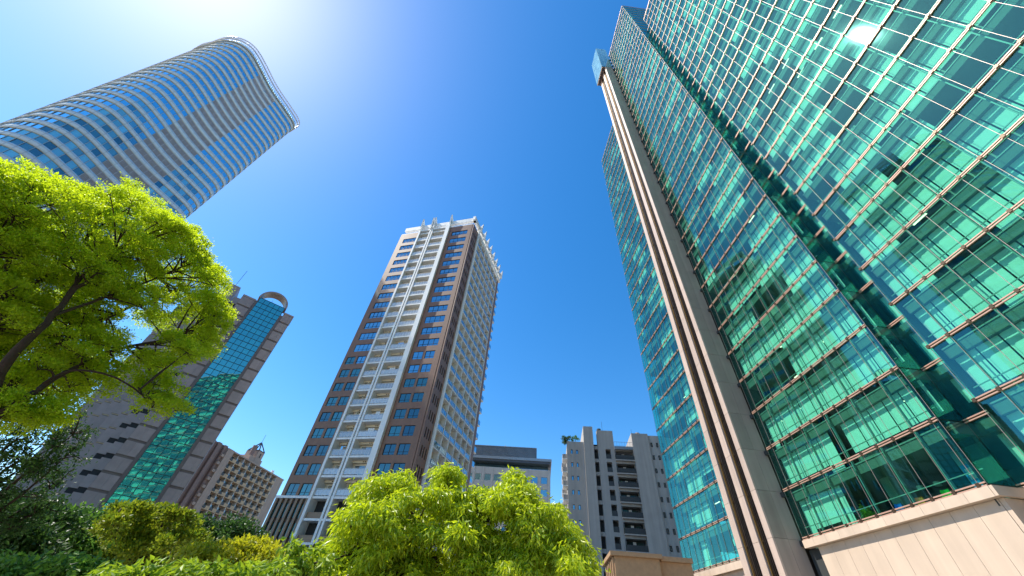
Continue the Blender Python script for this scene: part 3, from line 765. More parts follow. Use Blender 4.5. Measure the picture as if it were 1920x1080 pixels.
for i in range(ptsn):
    j = (i + 1) % ptsn
    a0 = np.append(ct[i] + Nn[i] * .3, CTOP - 4.8 + CAMZ); a1 = np.append(ct[i] + Nn[i] * .7, CTOP - .1 + CAMZ)
    b1 = np.append(ct[j] + Nn[j] * .7, CTOP - .1 + CAMZ); a2 = np.append(ct[i] + Nn[i] * .55, CTOP - 2.1 + CAMZ)
    st.append(bar(a0, a1, .10)); st.append(bar(a2, b1, .07))
joined('lattice_bar', CT, M['lattice'], st, stuff=True)
V, F = ring(fine, -.1, .0, CTOP - 4.6, CTOP - 2.4)
mesh_part('crown_glazing', CT, V, F, glass('crown_glass', (.75, .88, .92), base=.1, gain=.8))
poly = np.c_[fine, np.full(len(fine), CTOP - 5.3 + CAMZ)]; cen = np.append(fine.mean(0), CTOP - 5.3 + CAMZ)
mesh_part('roof', CT, np.vstack([poly, cen]), np.array([[i, (i + 1) % len(fine), len(fine)] for i in range(len(fine))]), M['c_span'])

# ================================================================== granite tower
GR = 120.0
F3 = Frame(pol(-35.15, GR), -125.0)
GN = thing('granite_tower', 'slim dark granite tower with a teal glass strip under a round arch', 'tower', (*(pol(-36, GR + 10)), 0))
GTOP = 71.5; GH = 3.42
gs = [GTOP - GH * k for k in range(22)]
pn = []; jb = []
for k in range(21):
    z1, z0 = gs[k], max(gs[k + 1], -CAMZ + .1)
    if z1 < 0: break
    pn.append(B(F3, 1.0, 1.95, -.5, 0, z0 + .55, z1 - .02)); pn.append(B(F3, 1.97, 3.75, -.5, 0, z0 + .55, z1 - .02))
    pn.append(B(F3, 12.7, 14.2, -.5, 0, z0 + .55, z1 - .02)); pn.append(B(F3, 14.22, 16.15, -.5, .0, z0 + .55, z1 - .02))
pieces(GN, 'granite_panel', M['granite'], pn, 200)
joined('pilaster', GN, M['granite_d'], [B(F3, .96, 3.8, -14, -.22, -CAMZ + .02, GTOP - .1), B(F3, 12.65, 16.2, -14, -.22, -CAMZ + .02, GTOP - .1), B(F3, 3.8, 4.5, -2, .05, -CAMZ + .02, GTOP - 1), B(F3, 11.95, 12.65, -2, .05, -CAMZ + .02, GTOP + .4)])
joined('coping', GN, M['granite'], [B(F3, .85, 3.85, -6, .12, GTOP + .02, GTOP + .5), B(F3, 12.6, 16.2, -6, .12, GTOP + .02, GTOP + .6)])
tp = []; ROWH = GH / 2
for r in range(43):
    z1 = 73.6 - ROWH * r; z0 = z1 - ROWH
    if z0 < -CAMZ: break
    for c in range(5):
        a = 4.5 + 7.45 / 5 * c; tp.append(B(F3, a + .05, a + 7.45 / 5 - .05, -.42, -.38, z0 + .05, z1 - .05, (rng.normal() * .003, rng.normal() * .003)))
pieces(GN, 'glass_pane', M['teal'], tp, 250)
joined('mullion', GN, M['frame_dark'], [B(F3, 4.5 + 7.45 / 5 * c - .05, 4.5 + 7.45 / 5 * c + .05, -.5, -.28, -CAMZ + .02, 73.6) for c in range(6)])
joined('transom', GN, M['frame_dark'], [B(F3, 4.5, 11.95, -.49, -.29, 73.6 - ROWH * r - .05, 73.6 - ROWH * r + .05) for r in range(43) if 73.6 - ROWH * r > 0])
joined('strip_wall', GN, M['void'], [B(F3, 4.5, 11.95, -14, -.7, -CAMZ + .02, 73.5)])
# arch: half ring with depth
V = []; F = []; na = 28
cs, rad, zc_ = 8.22, 4.25, 73.4
for i in range(na + 1):
    t = math.pi * i / na
    for rr, o in ((rad, .1), (rad - .55, .1), (rad - .55, -3.2), (rad, -3.2)):
        V.append(F3.P(cs + rr * math.cos(t), o, zc_ + rr * math.sin(t)))
for i in range(na):
    for a in range(4):
        b = (a + 1) % 4; F.append([i * 4 + a, i * 4 + b, (i + 1) * 4 + b, (i + 1) * 4 + a])
F.append([0, 1, 2, 3]); F.append([na * 4 + 3, na * 4 + 2, na * 4 + 1, na * 4])
mesh_part('arch', GN, np.array(V), np.array(F), M['granite'])
v, f = cyl(F3.P(9.2, -5, 73.4), 1.5, 1.4, 1.6); mesh_part('roof_drum', GN, v, f, M['beige'])
joined('roof_mast', GN, M['frame_dark'], [B(F3, 9.0, 9.06, -5, -4.94, 75, 77.4), B(F3, 8.4, 9.7, -5, -4.95, 76.2, 76.26), B(F3, 8.7, 8.75, -5.3, -4.5, 76.6, 76.66)])
# stair turret with antenna
joined('turret', GN, M['granite'], [B(F3, 18.4, 21.6, -10, -3.0, 40, 75.6), B(F3, 16.25, 18.35, -9, -3.2, 40, 69)])
joined('antenna', GN, M['frame_dark'], [bar(F3.P(20.0, -3.2, 75.6), F3.P(20.1, -3.2, 82.3), .09)])
# serrated left wall: each facet steps back, one panel a storey with dark slots
fp = []; fs = []; fd = []
for c in range(8):
    a = 16.22 + 1.62 * c; o = -.9 - 1.15 * c
    fd.append(B(F3, a + .05, a + 1.6, o - 3, o - .75, -CAMZ + .02, GTOP - 1.5 - .6 * c))
    FF = Frame(F3.P(a, o - .45, 0)[:2], -125.0 + 7)
    if FF.n @ F3.n < 0: FF.n = -FF.n
    for k in range(21):
        z1, z0 = gs[k] - .5, max(gs[k + 1] - .5, -CAMZ + .1)
        if z1 < 2 or z1 > GTOP - .8 * c: continue
        slot = 1.05 if c < 2 else .34
        zz0 = z0 + slot - (.35 * c if c >= 2 else .3 * c)
        fp.append(B(FF, .04, 1.78, -.5, 0, zz0, zz0 + GH - slot))
        if c >= 2: fs.append(B(FF, .06, 1.62, -.35, .07, zz0 - .26, zz0 - .06))
pieces(GN, 'facet_panel', M['granite'], fp, 200)
pieces(GN, 'sill', M['sill'], fs, 120, 6)
joined('facet_core', GN, M['dark'], fd)

# ================================================================== beige apartment block
F4 = Frame(pol(-26.52, 208.0), -167.0)
BB = thing('beige_apartment_block', 'beige apartment block with rows of small tan balconies beside the granite tower', 'apartment block', (*pol(-30, 200), 0))
HT = 46.3
joined('wall', BB, M['beige'], [B(F4, .9, 5.6, -14, .1, -CAMZ + .02, HT), B(F4, 5.6, 34.4, -14, -1.4, -CAMZ + .02, HT - .2), B(F4, 33.4, 36.5, -14, .3, -CAMZ + .02, HT + .3)])
dr = []
for c in range(8):
    for r_ in range(16):
        a = 5.6 + 3.52 * c; z = HT - 3.0 - 2.66 * r_
        if z < 2: continue
        bal = joined('balcony', BB, M['beige_b'], [B(F4, a + .1, a + 3.42, -1.38, .35, z - .25, z), B(F4, a + .1, a + 2.0, .22, .35, z + .001, z + .95), B(F4, a + .1, a + .25, -1.38, .21, z + .001, z + .9)])
        joined('rail', bal, M['grey_rail'], [B(F4, a + 2.0, a + 3.42, .25, .3, z + .1, z + .95)])
        joined('window', bal, M['door'], [B(F4, a + .5, a + 3.2, -1.5, -1.34, z + .05, z + 2.0)])
for c in range(9): joined('divider', BB, M['white'], [B(F4, 5.55 + 3.52 * c, 5.7 + 3.52 * c, -1.38, .12, 0, HT - .4)])
for i in range(4):
    a = 36.5 + 3.0 * i
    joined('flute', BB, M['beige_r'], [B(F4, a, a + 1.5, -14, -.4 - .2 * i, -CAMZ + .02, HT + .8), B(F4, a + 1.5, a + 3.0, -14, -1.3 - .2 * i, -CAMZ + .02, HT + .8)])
for r_ in range(15):
    z = HT - 3.2 - 2.66 * r_
    joined('oriel', BB, M['beige'], [B(F4, 36.8, 38.0, -.38, .35, z, z + .9)])
joined('coping', BB, M['beige'], [B(F4, .8, 33.3, -2.4, .3, HT - .19, HT + .25)])
joined('stair_tower', BB, M['beige'], [B(F4, 44.5, 48.5, -9, -2.5, 40, HT + 5.0)]); joined('stair_tower', BB, M['beige'], [B(F4, 14.5, 22, -10, -3.0, 40, HT + 3.2), B(F4, 15.5, 19.0, -9, -2.9, 40, HT + 6.2)])
joined('slit_window', BB, M['dark'], [B(F4, 46.6, 47.1, -2.52, -2.45, HT + 2.4, HT + 4.0), B(F4, 17, 17.5, -2.92, -2.85, HT + 3.6, HT + 5.2)])
cr = [F4.P(15.6, -8.5, HT + 6.2), F4.P(15.6, -3, HT + 6.2), F4.P(19, -3, HT + 6.2), F4.P(19, -8.5, HT + 6.2)]; ap = F4.P(17.3, -5.5, HT + 10.0)
joined('roof_frame', BB, M['frame_dark'], [bar(c, ap, .35) for c in cr] + [bar(cr[i], cr[(i + 1) % 4], .3) for i in range(4)] + [bar(ap, ap + np.array([0, 0, 3.5]), .1)])
v, f = cyl(F4.P(21, -4, HT + 3), .9, .9, 4.2); mesh_part('flue', BB, v, f, M['beige_r'])
v, f = cyl(F4.P(6, -3, HT + .3), .7, .6, 2.0); mesh_part('roof_vent', BB, v, f, M['white'])

# ================================================================== grey apartment block
GK = 95.25 / 75.0
F5 = Frame(pol(13.43, 95.25), 98.0)
GB = thing('grey_apartment_block', 'grey rendered apartment block with stepped slabs, dark balconies and roof plants', 'apartment block', (*pol(16, 103), 0))
def slabbox(a, b, top, o=0, d=12): return B(F5, a * GK, b * GK, -d, o, -CAMZ + .02, top * GK)
for sb in (slabbox(0, 1.88, 33.6, .45), slabbox(9.42, 12.6, 32.55, .55, 8), slabbox(12.62, 19.5, 32.4, .0, 8)): joined('wall', GB, M['grey'], [sb])
# slab with openings
ro = []; rsl = []; rl = []; GHt = 2.415
zt0 = 29.3
rowsB = []; rowsE = []
for k in range(11, -1, -1):
    zt = zt0 - GHt * k; rowsB.append(((zt - 1.8) * GK, zt * GK, [(4.13 * GK, 5.12 * GK)]))
    rowsE.append(((zt - 1.15) * GK, (zt - .35) * GK, [(-2.62 * GK, -2.22 * GK), (-1.6 * GK, -1.2 * GK)]))
joined('wall', GB, M['grey'], grid_wall(F5, 2.7 * GK, 5.85 * GK, -CAMZ + .02, 33.0 * GK, rowsB, -1.2, .1)); joined('wall', GB, M['grey'], grid_wall(F5, -3.35 * GK, 0, -CAMZ + .02, 30.55 * GK, rowsE, -.5, -.1))
joined('dark_recess', GB, M['dark'], [B(F5, 1.9 * GK, 5.85 * GK, -6, -1.25, -CAMZ + .02, 30.5 * GK), B(F5, 5.8 * GK, 9.45 * GK, -6, -1.6, -CAMZ + .02, 29.0 * GK)])
joined('wall', GB, M['grey'], [B(F5, -3.3 * GK, 2.7 * GK, -9, -.52 if False else -1.26, -CAMZ + .02, 30.4 * GK)])
for k in range(12):
    zt = zt0 - GHt * k
    if zt < 2: break
    joined('spandrel', GB, M['grey'], [B(F5, 1.88 * GK, 2.7 * GK, -1.2, -.35, zt * GK, (zt + .62) * GK)])
    for a, b in ((-2.62, -2.22), (-1.6, -1.2)): window(GB, F5, a * GK, b * GK, (zt - 1.15) * GK, (zt - .35) * GK, -.35, 'greysmall', M['frame_dark'], M['win_blue'], 1, None)
    joined('balustrade', GB, M['grey_rail'], [B(F5, 4.13 * GK, 5.12 * GK, -.1, -.02, (zt - 1.8) * GK, (zt - .95) * GK)])
    z = (zt - 1.95) * GK
    bal = joined('balcony', GB, M['grey'], [B(F5, 5.86 * GK, 9.41 * GK, -1.6, .55, z - .22, z + .02), B(F5, 5.86 * GK, 9.41 * GK, -1.58, -.1, z + GHt * GK - .75, z + GHt * GK - .23)])
    joined('balustrade', bal, M['grey_rail'], [B(F5, 5.92 * GK, 9.38 * GK, .42, .5, z + .06, z + 1.1)] + [B(F5, (5.92 + .33 * i) * GK, (5.95 + .33 * i) * GK, .5, .54, z + .03, z + 1.15) for i in range(11)])
    joined('door', bal, M['door'], [B(F5, 6.1 * GK, 7.3 * GK, -1.64, -1.57, z + .05, z + 2.0), B(F5, 7.9 * GK, 9.1 * GK, -1.64, -1.57, z + .05, z + 2.0)])
    joined('panel', bal, M['white'], [B(F5, 7.35 * GK, 7.85 * GK, -1.63, -1.55, z + .9, z + 2.0)])
    joined('post', bal, M['metal_l'], [B(F5, 5.9 * GK, 5.95 * GK, .35, .41, z + 1.1, z + 2.5), B(F5, 9.33 * GK, 9.38 * GK, .35, .41, z + 1.1, z + 2.5)])
    for a in (12.95, 14.0, 15.2): window(GB, F5, a * GK, (a + .37) * GK, (zt + 1.7 - .84) * GK, (zt + 1.7) * GK, .02, 'greysq', M['frame_dark'], M['door'], 1, None)
joined('roof_rail', GB, M['metal_l'], rail_open(F5, 5.9 * GK, 9.4 * GK, 29.9 * GK, .3) + [B(F5, 5.86 * GK, 9.41 * GK, -3, .5, 29.3 * GK, 29.85 * GK)])
v, f = cyl(F5.P(3.4 * GK, -2, 33 * GK), .5, .55, 1.2, 14); mesh_part('roof_tank', GB, v, f, M['grey_rail'])
v, f = cyl(F5.P(11.2 * GK, -2.5, 32.5 * GK), .6, .6, 1.4, 14); mesh_part('roof_vent', GB, v, f, M['beige'])
joined('antenna', GB, M['frame_dark'], [bar(F5.P(4.1 * GK, -2, 33 * GK), F5.P(4.1 * GK, -2, 35.6 * GK), .05), bar(F5.P(10 * GK, -2, 32 * GK), F5.P(10 * GK, -2, 34.2 * GK), .05)])
joined('drain_pipe', GB, M['metal_l'], [B(F5, -.32, -.22, -.1, .02, -CAMZ + .02, 30.4 * GK)])
# left return wall with balconies
F5b = Frame(F5.P(-3.35 * GK, -.1, 0)[:2], 8.0); F5b.n = -F5.d.copy()
joined('wall', GB, M['grey'], [B(F5b, 1.5, 14, -3, -.02, -CAMZ + .02, 30 * GK)])
for k in range(12):
    z = (zt0 - GHt * k - 1.95) * GK
    if z < 2: break
    for a in (.35, 6.5):
        bal = joined('side_balcony', GB, M['white'], [B(F5b, a, a + 3.2, -.01, 1.15, z - .2, z)])
        joined('balustrade', bal, M['grey'], [B(F5b, a, a + 3.2, 1.02, 1.14, z + .01, z + 1.0), B(F5b, a, a + .1, 0, 1.01, z + .01, z + 1.0)])

# ================================================================== office block with ribbed roof house
F6 = Frame(pol(4.2, 140.0), 97.0)
OB = thing('office_block', 'pale stone office block with square windows and a dark ribbed roof house', 'office building', (*pol(2, 152), 0))
rowsO = []; ops_s = [(-13.2 - 3.35 * 3 + 3.35 * i, -13.2 - 3.35 * 3 + 2.2 + 3.35 * i) for i in range(10)]
for k in range(9, -1, -1):
    zt = 44.1 - 4.0 * k; rowsO.append((zt - 2.2, zt, ops_s))
joined('wall', OB, M['office'], grid_wall(F6, -24, 10.2, -CAMZ + .02, 46.4, rowsO, -.45, 0))
joined('core', OB, M['dark'], [B(F6, -24, 10.1, -25, -.6, -CAMZ + .02, 46.3), B(F6, -24, 9.4, -24, -2.2, 46.5, 48.9)])
for zb, zt, ops in rowsO:
    for a, b in ops: window(OB, F6, a, b, zb, zt, -.22, 'office', M['metal_l'], M['win_blue'], 1, None)
pr = []
for i in range(10): pr.append(B(F6, ops_s[i][1] + .35, ops_s[i][1] + .8, .0, .35, 8, 46.3))
pieces(OB, 'stone_fin', M['office'], pr, 20)
joined('roof_slab', OB, M['metal_l'], [B(F6, -25, 10.6, -26, 1.2, 49.0, 49.9)])
joined('soffit_band', OB, M['metal_d'], [B(F6, -24.5, 10.3, -2.2, .9, 48.2, 48.95)])
joined('clerestory', OB, M['win_blue'], [B(F6, -24, 9.4, -2.18, -2.1, 46.6, 48.1)])
joined('roof_house', OB, M['metal_d'], [B(F6, -25, 5.0, -14, -1.3, 49.95, 54.2)])
rib = [B(F6, -24.9 + .42 * i, -24.75 + .42 * i, -1.3, -1.08, 50.0, 54.1) for i in range(71)]
pieces(OB, 'rib', M['metal_l'], rib, 80, 6)
joined('roof_house_cap', OB, M['metal_l'], [B(F6, -25.1, 5.1, -14.2, -1.0, 54.22, 54.5)])
for s in (-7.3, -.8): joined('vent_pipe', OB, M['white'], [B(F6, s, s + .3, -5, -4.7, 54.5, 56.3 if s < -2 else 55.2)])
# right return
F6b = Frame(F6.P(10.2, -.1, 0)[:2], 7.0); F6b.n = F6.d.copy()
joined('wall', OB, M['metal_d'], [B(F6b, .1, 22, -.5, .0, -CAMZ + .02, 46.3)])

# ================================================================== low tan stone building
F7 = Frame(pol(16.0, 56.0), 97.5)
LB = thing('low_stone_building', 'low tan stone building with a projecting coping beside the glass tower', 'building', (*pol(18, 60), 0))
joined('wall', LB, M['stone'], [B(F7, .3, 5.6, -8, 0, -CAMZ + .02, 9.0), B(F7, 5.6, 9.5, -8, -.7, -CAMZ + .02, 8.9)])
joined('coping', LB, M['stone'], [B(F7, -.2, 5.9, -8.4, .45, 9.02, 9.45), B(F7, 5.9, 9.6, -8.4, -.3, 8.92, 9.4)])
F7b = Frame(F7.P(.3, 0, 0)[:2], 7.5); F7b.n = -F7.d.copy()
for i in range(5): joined('rib', LB, M['stone'], [B(F7b, .3 + 1.5 * i, .8 + 1.5 * i, .0, .25, -CAMZ + .02, 8.9)])
# ================================================================== trees
def leaf_cloud(C, N, L, Wd, dirs, fold=0.18, flat=0.0):
    """C (n,3) leaf bases, dirs (n,3) tip directions -> diamond leaves folded on the midrib"""
    n = len(C); d = dirs / (np.linalg.norm(dirs, axis=1)[:, None] + 1e-9)
    r = rng.normal(size=(n, 3)) + np.array([0, 0, flat]); sdv = np.cross(d, r); sdv /= np.linalg.norm(sdv, axis=1)[:, None] + 1e-9
    nn = np.cross(d, sdv)
    L = (L * rng.uniform(.7, 1.2, n))[:, None]; Wv = Wd * rng.uniform(.75, 1.2, n)[:, None]
    V = np.stack([C, C + d * L * .45 + sdv * Wv + nn * Wv * fold * 2, C + d * L - nn * L * .08, C + d * L * .45 - sdv * Wv + nn * Wv * fold * 2], 1).reshape(-1, 3)
    b = 4 * np.arange(n)[:, None]
    F = np.concatenate([b + np.array([[0, 1, 2]]), b + np.array([[0, 2, 3]])], 1).reshape(-1, 3)
    return V, F
def unit(v): v = np.asarray(v, float); return v / (np.linalg.norm(v) + 1e-9)
def sph(n):
    v = rng.normal(size=(n, 3)); return v / np.linalg.norm(v, axis=1)[:, None]
def bez(a, b, c, n=7):
    t = np.linspace(0, 1, n)[:, None]; return (1 - t) ** 2 * np.asarray(a) + 2 * t * (1 - t) * np.asarray(b) + t * t * np.asarray(c)

def build_tree(name, label, base, limbs, lobes, leaf, lm, cat='tree', trunk_r=.2, sub=22, per=36, subr=.26, leaf_len=.08, leaf_w=.022, droop=0.0, upbias=.35, inner=.5, bark=None, twig=.012, attach=True, flat=0.0, zs=.8):
    """base: trunk foot; limbs: list of (points, r0, r1); lobes: list of (centre, radius)"""
    t = thing(name, label, cat, base)
    parts = []
    for pts, r0, r1 in limbs:
        P = np.asarray(pts, float)
        # smooth the polyline a little
        Q = [P[0]]
        for i in range(len(P) - 1):
            for f in (.33, .67, 1.0): Q.append(P[i] * (1 - f) + P[i + 1] * f)
        Q = np.array(Q); 
        for _ in range(2): Q[1:-1] = (Q[:-2] + 2 * Q[1:-1] + Q[2:]) / 4
        Q[1:-1] += rng.normal(size=Q[1:-1].shape) * r0 * .18
        parts.append(tube(Q, np.linspace(r0, r1, len(Q)), 9))
    V, F = merge(parts); mesh_part('trunk', t, V, F, bark or M['bark'], True)
    nodes = np.concatenate([np.concatenate([np.linspace(p[i], p[i + 1], 5) for i in range(len(p) - 1)]) for p in [np.asarray(l[0], float) for l in limbs]])
    tw = []; LV = []; LF = []; off = 0
    for c, rad in lobes:
        c = np.asarray(c, float)
        if attach:
            dd = np.linalg.norm(nodes - c, axis=1) + .6 * np.maximum(0, nodes[:, 2] - c[2]); a = nodes[dd.argmin()]
            m_ = (a + c) / 2 + np.array([0, 0, .12 * np.linalg.norm(c - a)]) + rng.normal(size=3) * .05
            tw.append(tube(bez(a, m_, c, 6), np.linspace(.012 + .022 * min(1.5, rad) , .008, 6), 5))
        s = sph(sub); s[:, 2] += upbias; s /= np.linalg.norm(s, axis=1)[:, None]
        rr = rad * rng.uniform(inner, 1.0, sub)[:, None]
        sc = c + s * rr * np.array([1, 1, zs])
        for k in range(sub):
            if attach and k % 4 == 0: tw.append(tube(bez(c, (c + sc[k]) / 2 + np.array([0, 0, -.03]), sc[k], 4), [twig, twig * .8, twig * .6, twig * .4], 4))
        nl = per * sub
        q = np.repeat(sc, per, 0) + rng.normal(size=(nl, 3)) * subr * .5 * np.array([1, 1, .62])
        dirs = np.repeat(s, per, 0) * .7 + sph(nl) * .9 + np.array([0, 0, -droop])
        v, f = leaf_cloud(q, None, leaf_len, leaf_w, dirs, flat=flat)
        LV.append(v); LF.append(f + off); off += len(v)
    if tw: V, F = merge(tw); mesh_part('branches', t, V, F, bark or M['bark'], True, True)
    o = mesh_part('crown', t, np.concatenate(LV), np.concatenate(LF), lm); o['kind'] = 'stuff'
    return t

L_big = leaf_mat('camphor_leaf', (0.13, 0.25, 0.012), (0.48, 0.57, 0.02), .58, (0.74, 0.90, 0.015))
L_ctr = leaf_mat('drooping_leaf', (0.14, 0.27, 0.014), (0.58, 0.62, 0.03), .48, (0.72, 0.85, 0.015), rough=.35, spec=.5)
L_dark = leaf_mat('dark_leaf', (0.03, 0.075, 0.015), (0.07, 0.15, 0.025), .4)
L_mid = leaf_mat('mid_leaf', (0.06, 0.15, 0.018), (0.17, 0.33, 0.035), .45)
L_yel = leaf_mat('yellow_green_leaf', (0.10, 0.19, 0.012), (0.38, 0.42, 0.02), .45)
L_gold = leaf_mat('golden_leaf', (0.22, 0.30, 0.02), (0.50, 0.44, 0.03), .45, (0.6, 0.6, .02))
L_fresh = leaf_mat('fresh_leaf', (0.12, 0.26, 0.02), (0.30, 0.42, 0.03), .45, (0.40, 0.52, 0.02))

def in_poly(x, y, poly):
    c = False; n = len(poly); j = n - 1
    for i in range(n):
        xi, yi = poly[i]; xj, yj = poly[j]
        if (yi > y) != (yj > y) and x < (xj - xi) * (y - yi) / (yj - yi) + xi: c = not c
        j = i
    return c
# --- big camphor on the left: its foot stands outside the frame
TB = at(-70, 850, 8.6); TB[2] = 0
fork = at(-70, 850, 8.6)
lim = [([TB, TB * [1, 1, 0] + [0, .1, 1.2], fork], .24, .16)]
def pl(pts): return [at(*p) for p in pts]
lim += [([fork] + pl([(0, 690, 8.6), (50, 635, 8.7), (100, 590, 8.8), (145, 540, 9.0), (180, 515, 9.2), (215, 470, 9.6)]), 0.072, 0.014),
        (pl([(98, 592, 8.8), (200, 557, 9.2), (275, 530, 9.7), (340, 500, 10.2)]), 0.027, 0.013),
        (pl([(120, 565, 8.9), (160, 505, 9.4), (195, 490, 9.8), (270, 470, 10.4)]), 0.030, 0.010),
        ([fork] + pl([(-40, 640, 9.4), (0, 550, 9.6), (75, 530, 9.8), (120, 485, 10), (140, 440, 10.3), (135, 400, 10.6)]), 0.051, 0.014),
        ([fork] + pl([(0, 765, 9.0), (30, 705, 9.4), (100, 650, 9.8), (165, 612, 10.2), (230, 580, 10.6), (290, 560, 11), (350, 540, 11.2)]), 0.066, 0.015),
        ([fork] + pl([(0, 775, 8.5), (50, 745, 8.6), (100, 710, 8.8), (165, 677, 9.1), (215, 655, 9.3), (290, 640, 9.7), (360, 620, 10)]), 0.054, 0.013),
        (pl([(80, 720, 8.7), (130, 690, 8.6), (200, 700, 8.6), (245, 722, 8.6), (272, 745, 8.7)]), 0.021, 0.010),
        ([fork] + pl([(-60, 600, 9.0), (-20, 500, 9.2), (10, 430, 9.5), (20, 370, 9.9)]), 0.060, 0.014),
        ([fork] + pl([(-120, 720, 9.5), (-200, 600, 10.5), (-240, 480, 11)]), 0.078, 0.021),
        (pl([(0, 540, 9.6), (20, 480, 9.9), (15, 440, 10.1), (40, 400, 10.4)]), 0.030, 0.011),
        (pl([(140, 545, 9), (150, 480, 9.8), (165, 430, 10.6), (200, 390, 11)]), 0.024, 0.010)]
edge = [(-60, 320), (0, 322), (40, 325), (80, 345), (120, 358), (165, 368), (205, 362), (240, 362), (285, 385), (320, 412), (345, 430), (372, 470), (385, 500), (400, 530), (398, 560), (395, 600), (378, 640), (360, 645), (330, 655)]
lobes = []
for i in range(len(edge) - 1):
    (x0, y0), (x1, y1) = edge[i], edge[i + 1]
    for f in (0, .5):
        for q in range(2):
            lobes.append((at(x0 + (x1 - x0) * f + rng.normal() * 7, y0 + (y1 - y0) * f + 6 + rng.normal() * 7 + 14 * q, 9.8 + rng.uniform(-.9, 1.3)), rng.uniform(.22, .38)))
crown = [(-160, 330), (0, 330), (110, 365), (240, 370), (330, 430), (390, 520), (385, 620), (330, 660), (240, 560), (180, 600), (60, 650), (-40, 700), (-180, 600)]
while len(lobes) < 350:
    x, y = rng.uniform(-180, 400), rng.uniform(320, 720)
    if in_poly(x, y, crown): lobes.append((at(x, y, rng.uniform(8.8, 12.4)), rng.uniform(.26, .44)))
lower = [(60, 650), (180, 610), (330, 650), (350, 690), (250, 700), (120, 740), (0, 800), (-60, 760)]
nlow = 0
while nlow < 55:
    x, y = rng.uniform(-60, 360), rng.uniform(600, 800)
    if in_poly(x, y, lower): lobes.append((at(x, y, rng.uniform(8.8, 11.5)), rng.uniform(.25, .42))); nlow += 1
for x, y in ((270, 740), (290, 720), (300, 755), (315, 735), (285, 765), (330, 770), (255, 725), (310, 690), (330, 640), (350, 660), (20, 790), (50, 785), (90, 775), (0, 770), (30, 755), (70, 790), (110, 760)):
    lobes.append((at(x, y, 8.7 + rng.uniform(-.1, .5)), rng.uniform(.2, .32)))
for _ in range(45): lobes.append((at(rng.uniform(-150, 110), rng.uniform(520, 800), rng.uniform(9.6, 12.0)), rng.uniform(.24, .4)))
build_tree('camphor_tree', 'large spreading tree with yellow-green foliage and dark arching limbs before the curved tower', TB, lim, lobes, None, L_big, sub=18, per=50, subr=.11, leaf_len=.041, leaf_w=.0135, upbias=.7, inner=.7, flat=1.2, zs=.6, twig=.006)

# --- drooping tree in the middle
CB = at(880, 1080, 7.6); CB[2] = 0
def cl(pts): return [at(*p) for p in pts]
lobes = []
spots = [(835, 900), (850, 920), (820, 925), (760, 925), (735, 915), (700, 925), (715, 945), (790, 940), (680, 950), (660, 970), (665, 1000), (640, 1030), (620, 1060), (650, 1060), (700, 980), (740, 960), (780, 975), (830, 960), (870, 955),
         (900, 945), (930, 925), (955, 915), (965, 930), (985, 935), (1000, 945), (1020, 955), (1035, 980), (1060, 1000), (1062, 1030), (1080, 1045), (1095, 1068), (1075, 1065), (940, 955), (970, 970), (1000, 985), (1030, 1010), (890, 985), (850, 1000), (800, 1010), (750, 1010), (710, 1030), (690, 1065), (760, 1055), (820, 1050), (880, 1040), (930, 1010), (960, 1030), (1000, 1040), (1040, 1055), (920, 1065), (980, 1075), (850, 1080), (780, 1090), (1060, 1085), (600, 1080), (640, 1095), (1095, 1090), (720, 1095), (838, 885), (700, 905), (750, 905), (955, 905), (900, 925), (990, 925), (1045, 990)]
for x, y in spots:
    for q in range(3): lobes.append((at(x + rng.normal() * 10, y + 8 + rng.normal() * 8, 6.9 + rng.uniform(-.5, 1.2) + (.4 * q)), rng.uniform(.12, .22)))
for _ in range(60):
    x, y = rng.uniform(650, 1060), rng.uniform(1000, 1190); lobes.append((at(x, y, rng.uniform(6.6, 8.3)), rng.uniform(.2, .34)))
lim = [([CB, at(880, 1190, 7.6), at(885, 1080, 7.6), at(900, 1000, 7.5), at(930, 950, 7.5)], .10, .02),
       (cl([(882, 1150, 7.6), (820, 1060, 7.4), (790, 990, 7.4), (760, 940, 7.5)]), .05, .012), (cl([(884, 1110, 7.6), (860, 1010, 7.3), (840, 930, 7.3)]), .04, .012),
       (cl([(884, 1150, 7.6), (960, 1060, 7.4), (1020, 1010, 7.4)]), .05, .012), (cl([(882, 1180, 7.6), (740, 1090, 7.2), (670, 1040, 7.1)]), .05, .012), (cl([(884, 1160, 7.6), (1000, 1090, 7.4), (1080, 1060, 7.2)]), .045, .012)]
build_tree('drooping_tree', 'bright yellow-green tree with long hanging leaves before the brown apartment tower', CB, lim, lobes, None, L_ctr, sub=14, per=26, subr=.15, leaf_len=.11, leaf_w=.0165, droop=1.3, upbias=.6, inner=.55, twig=.006)
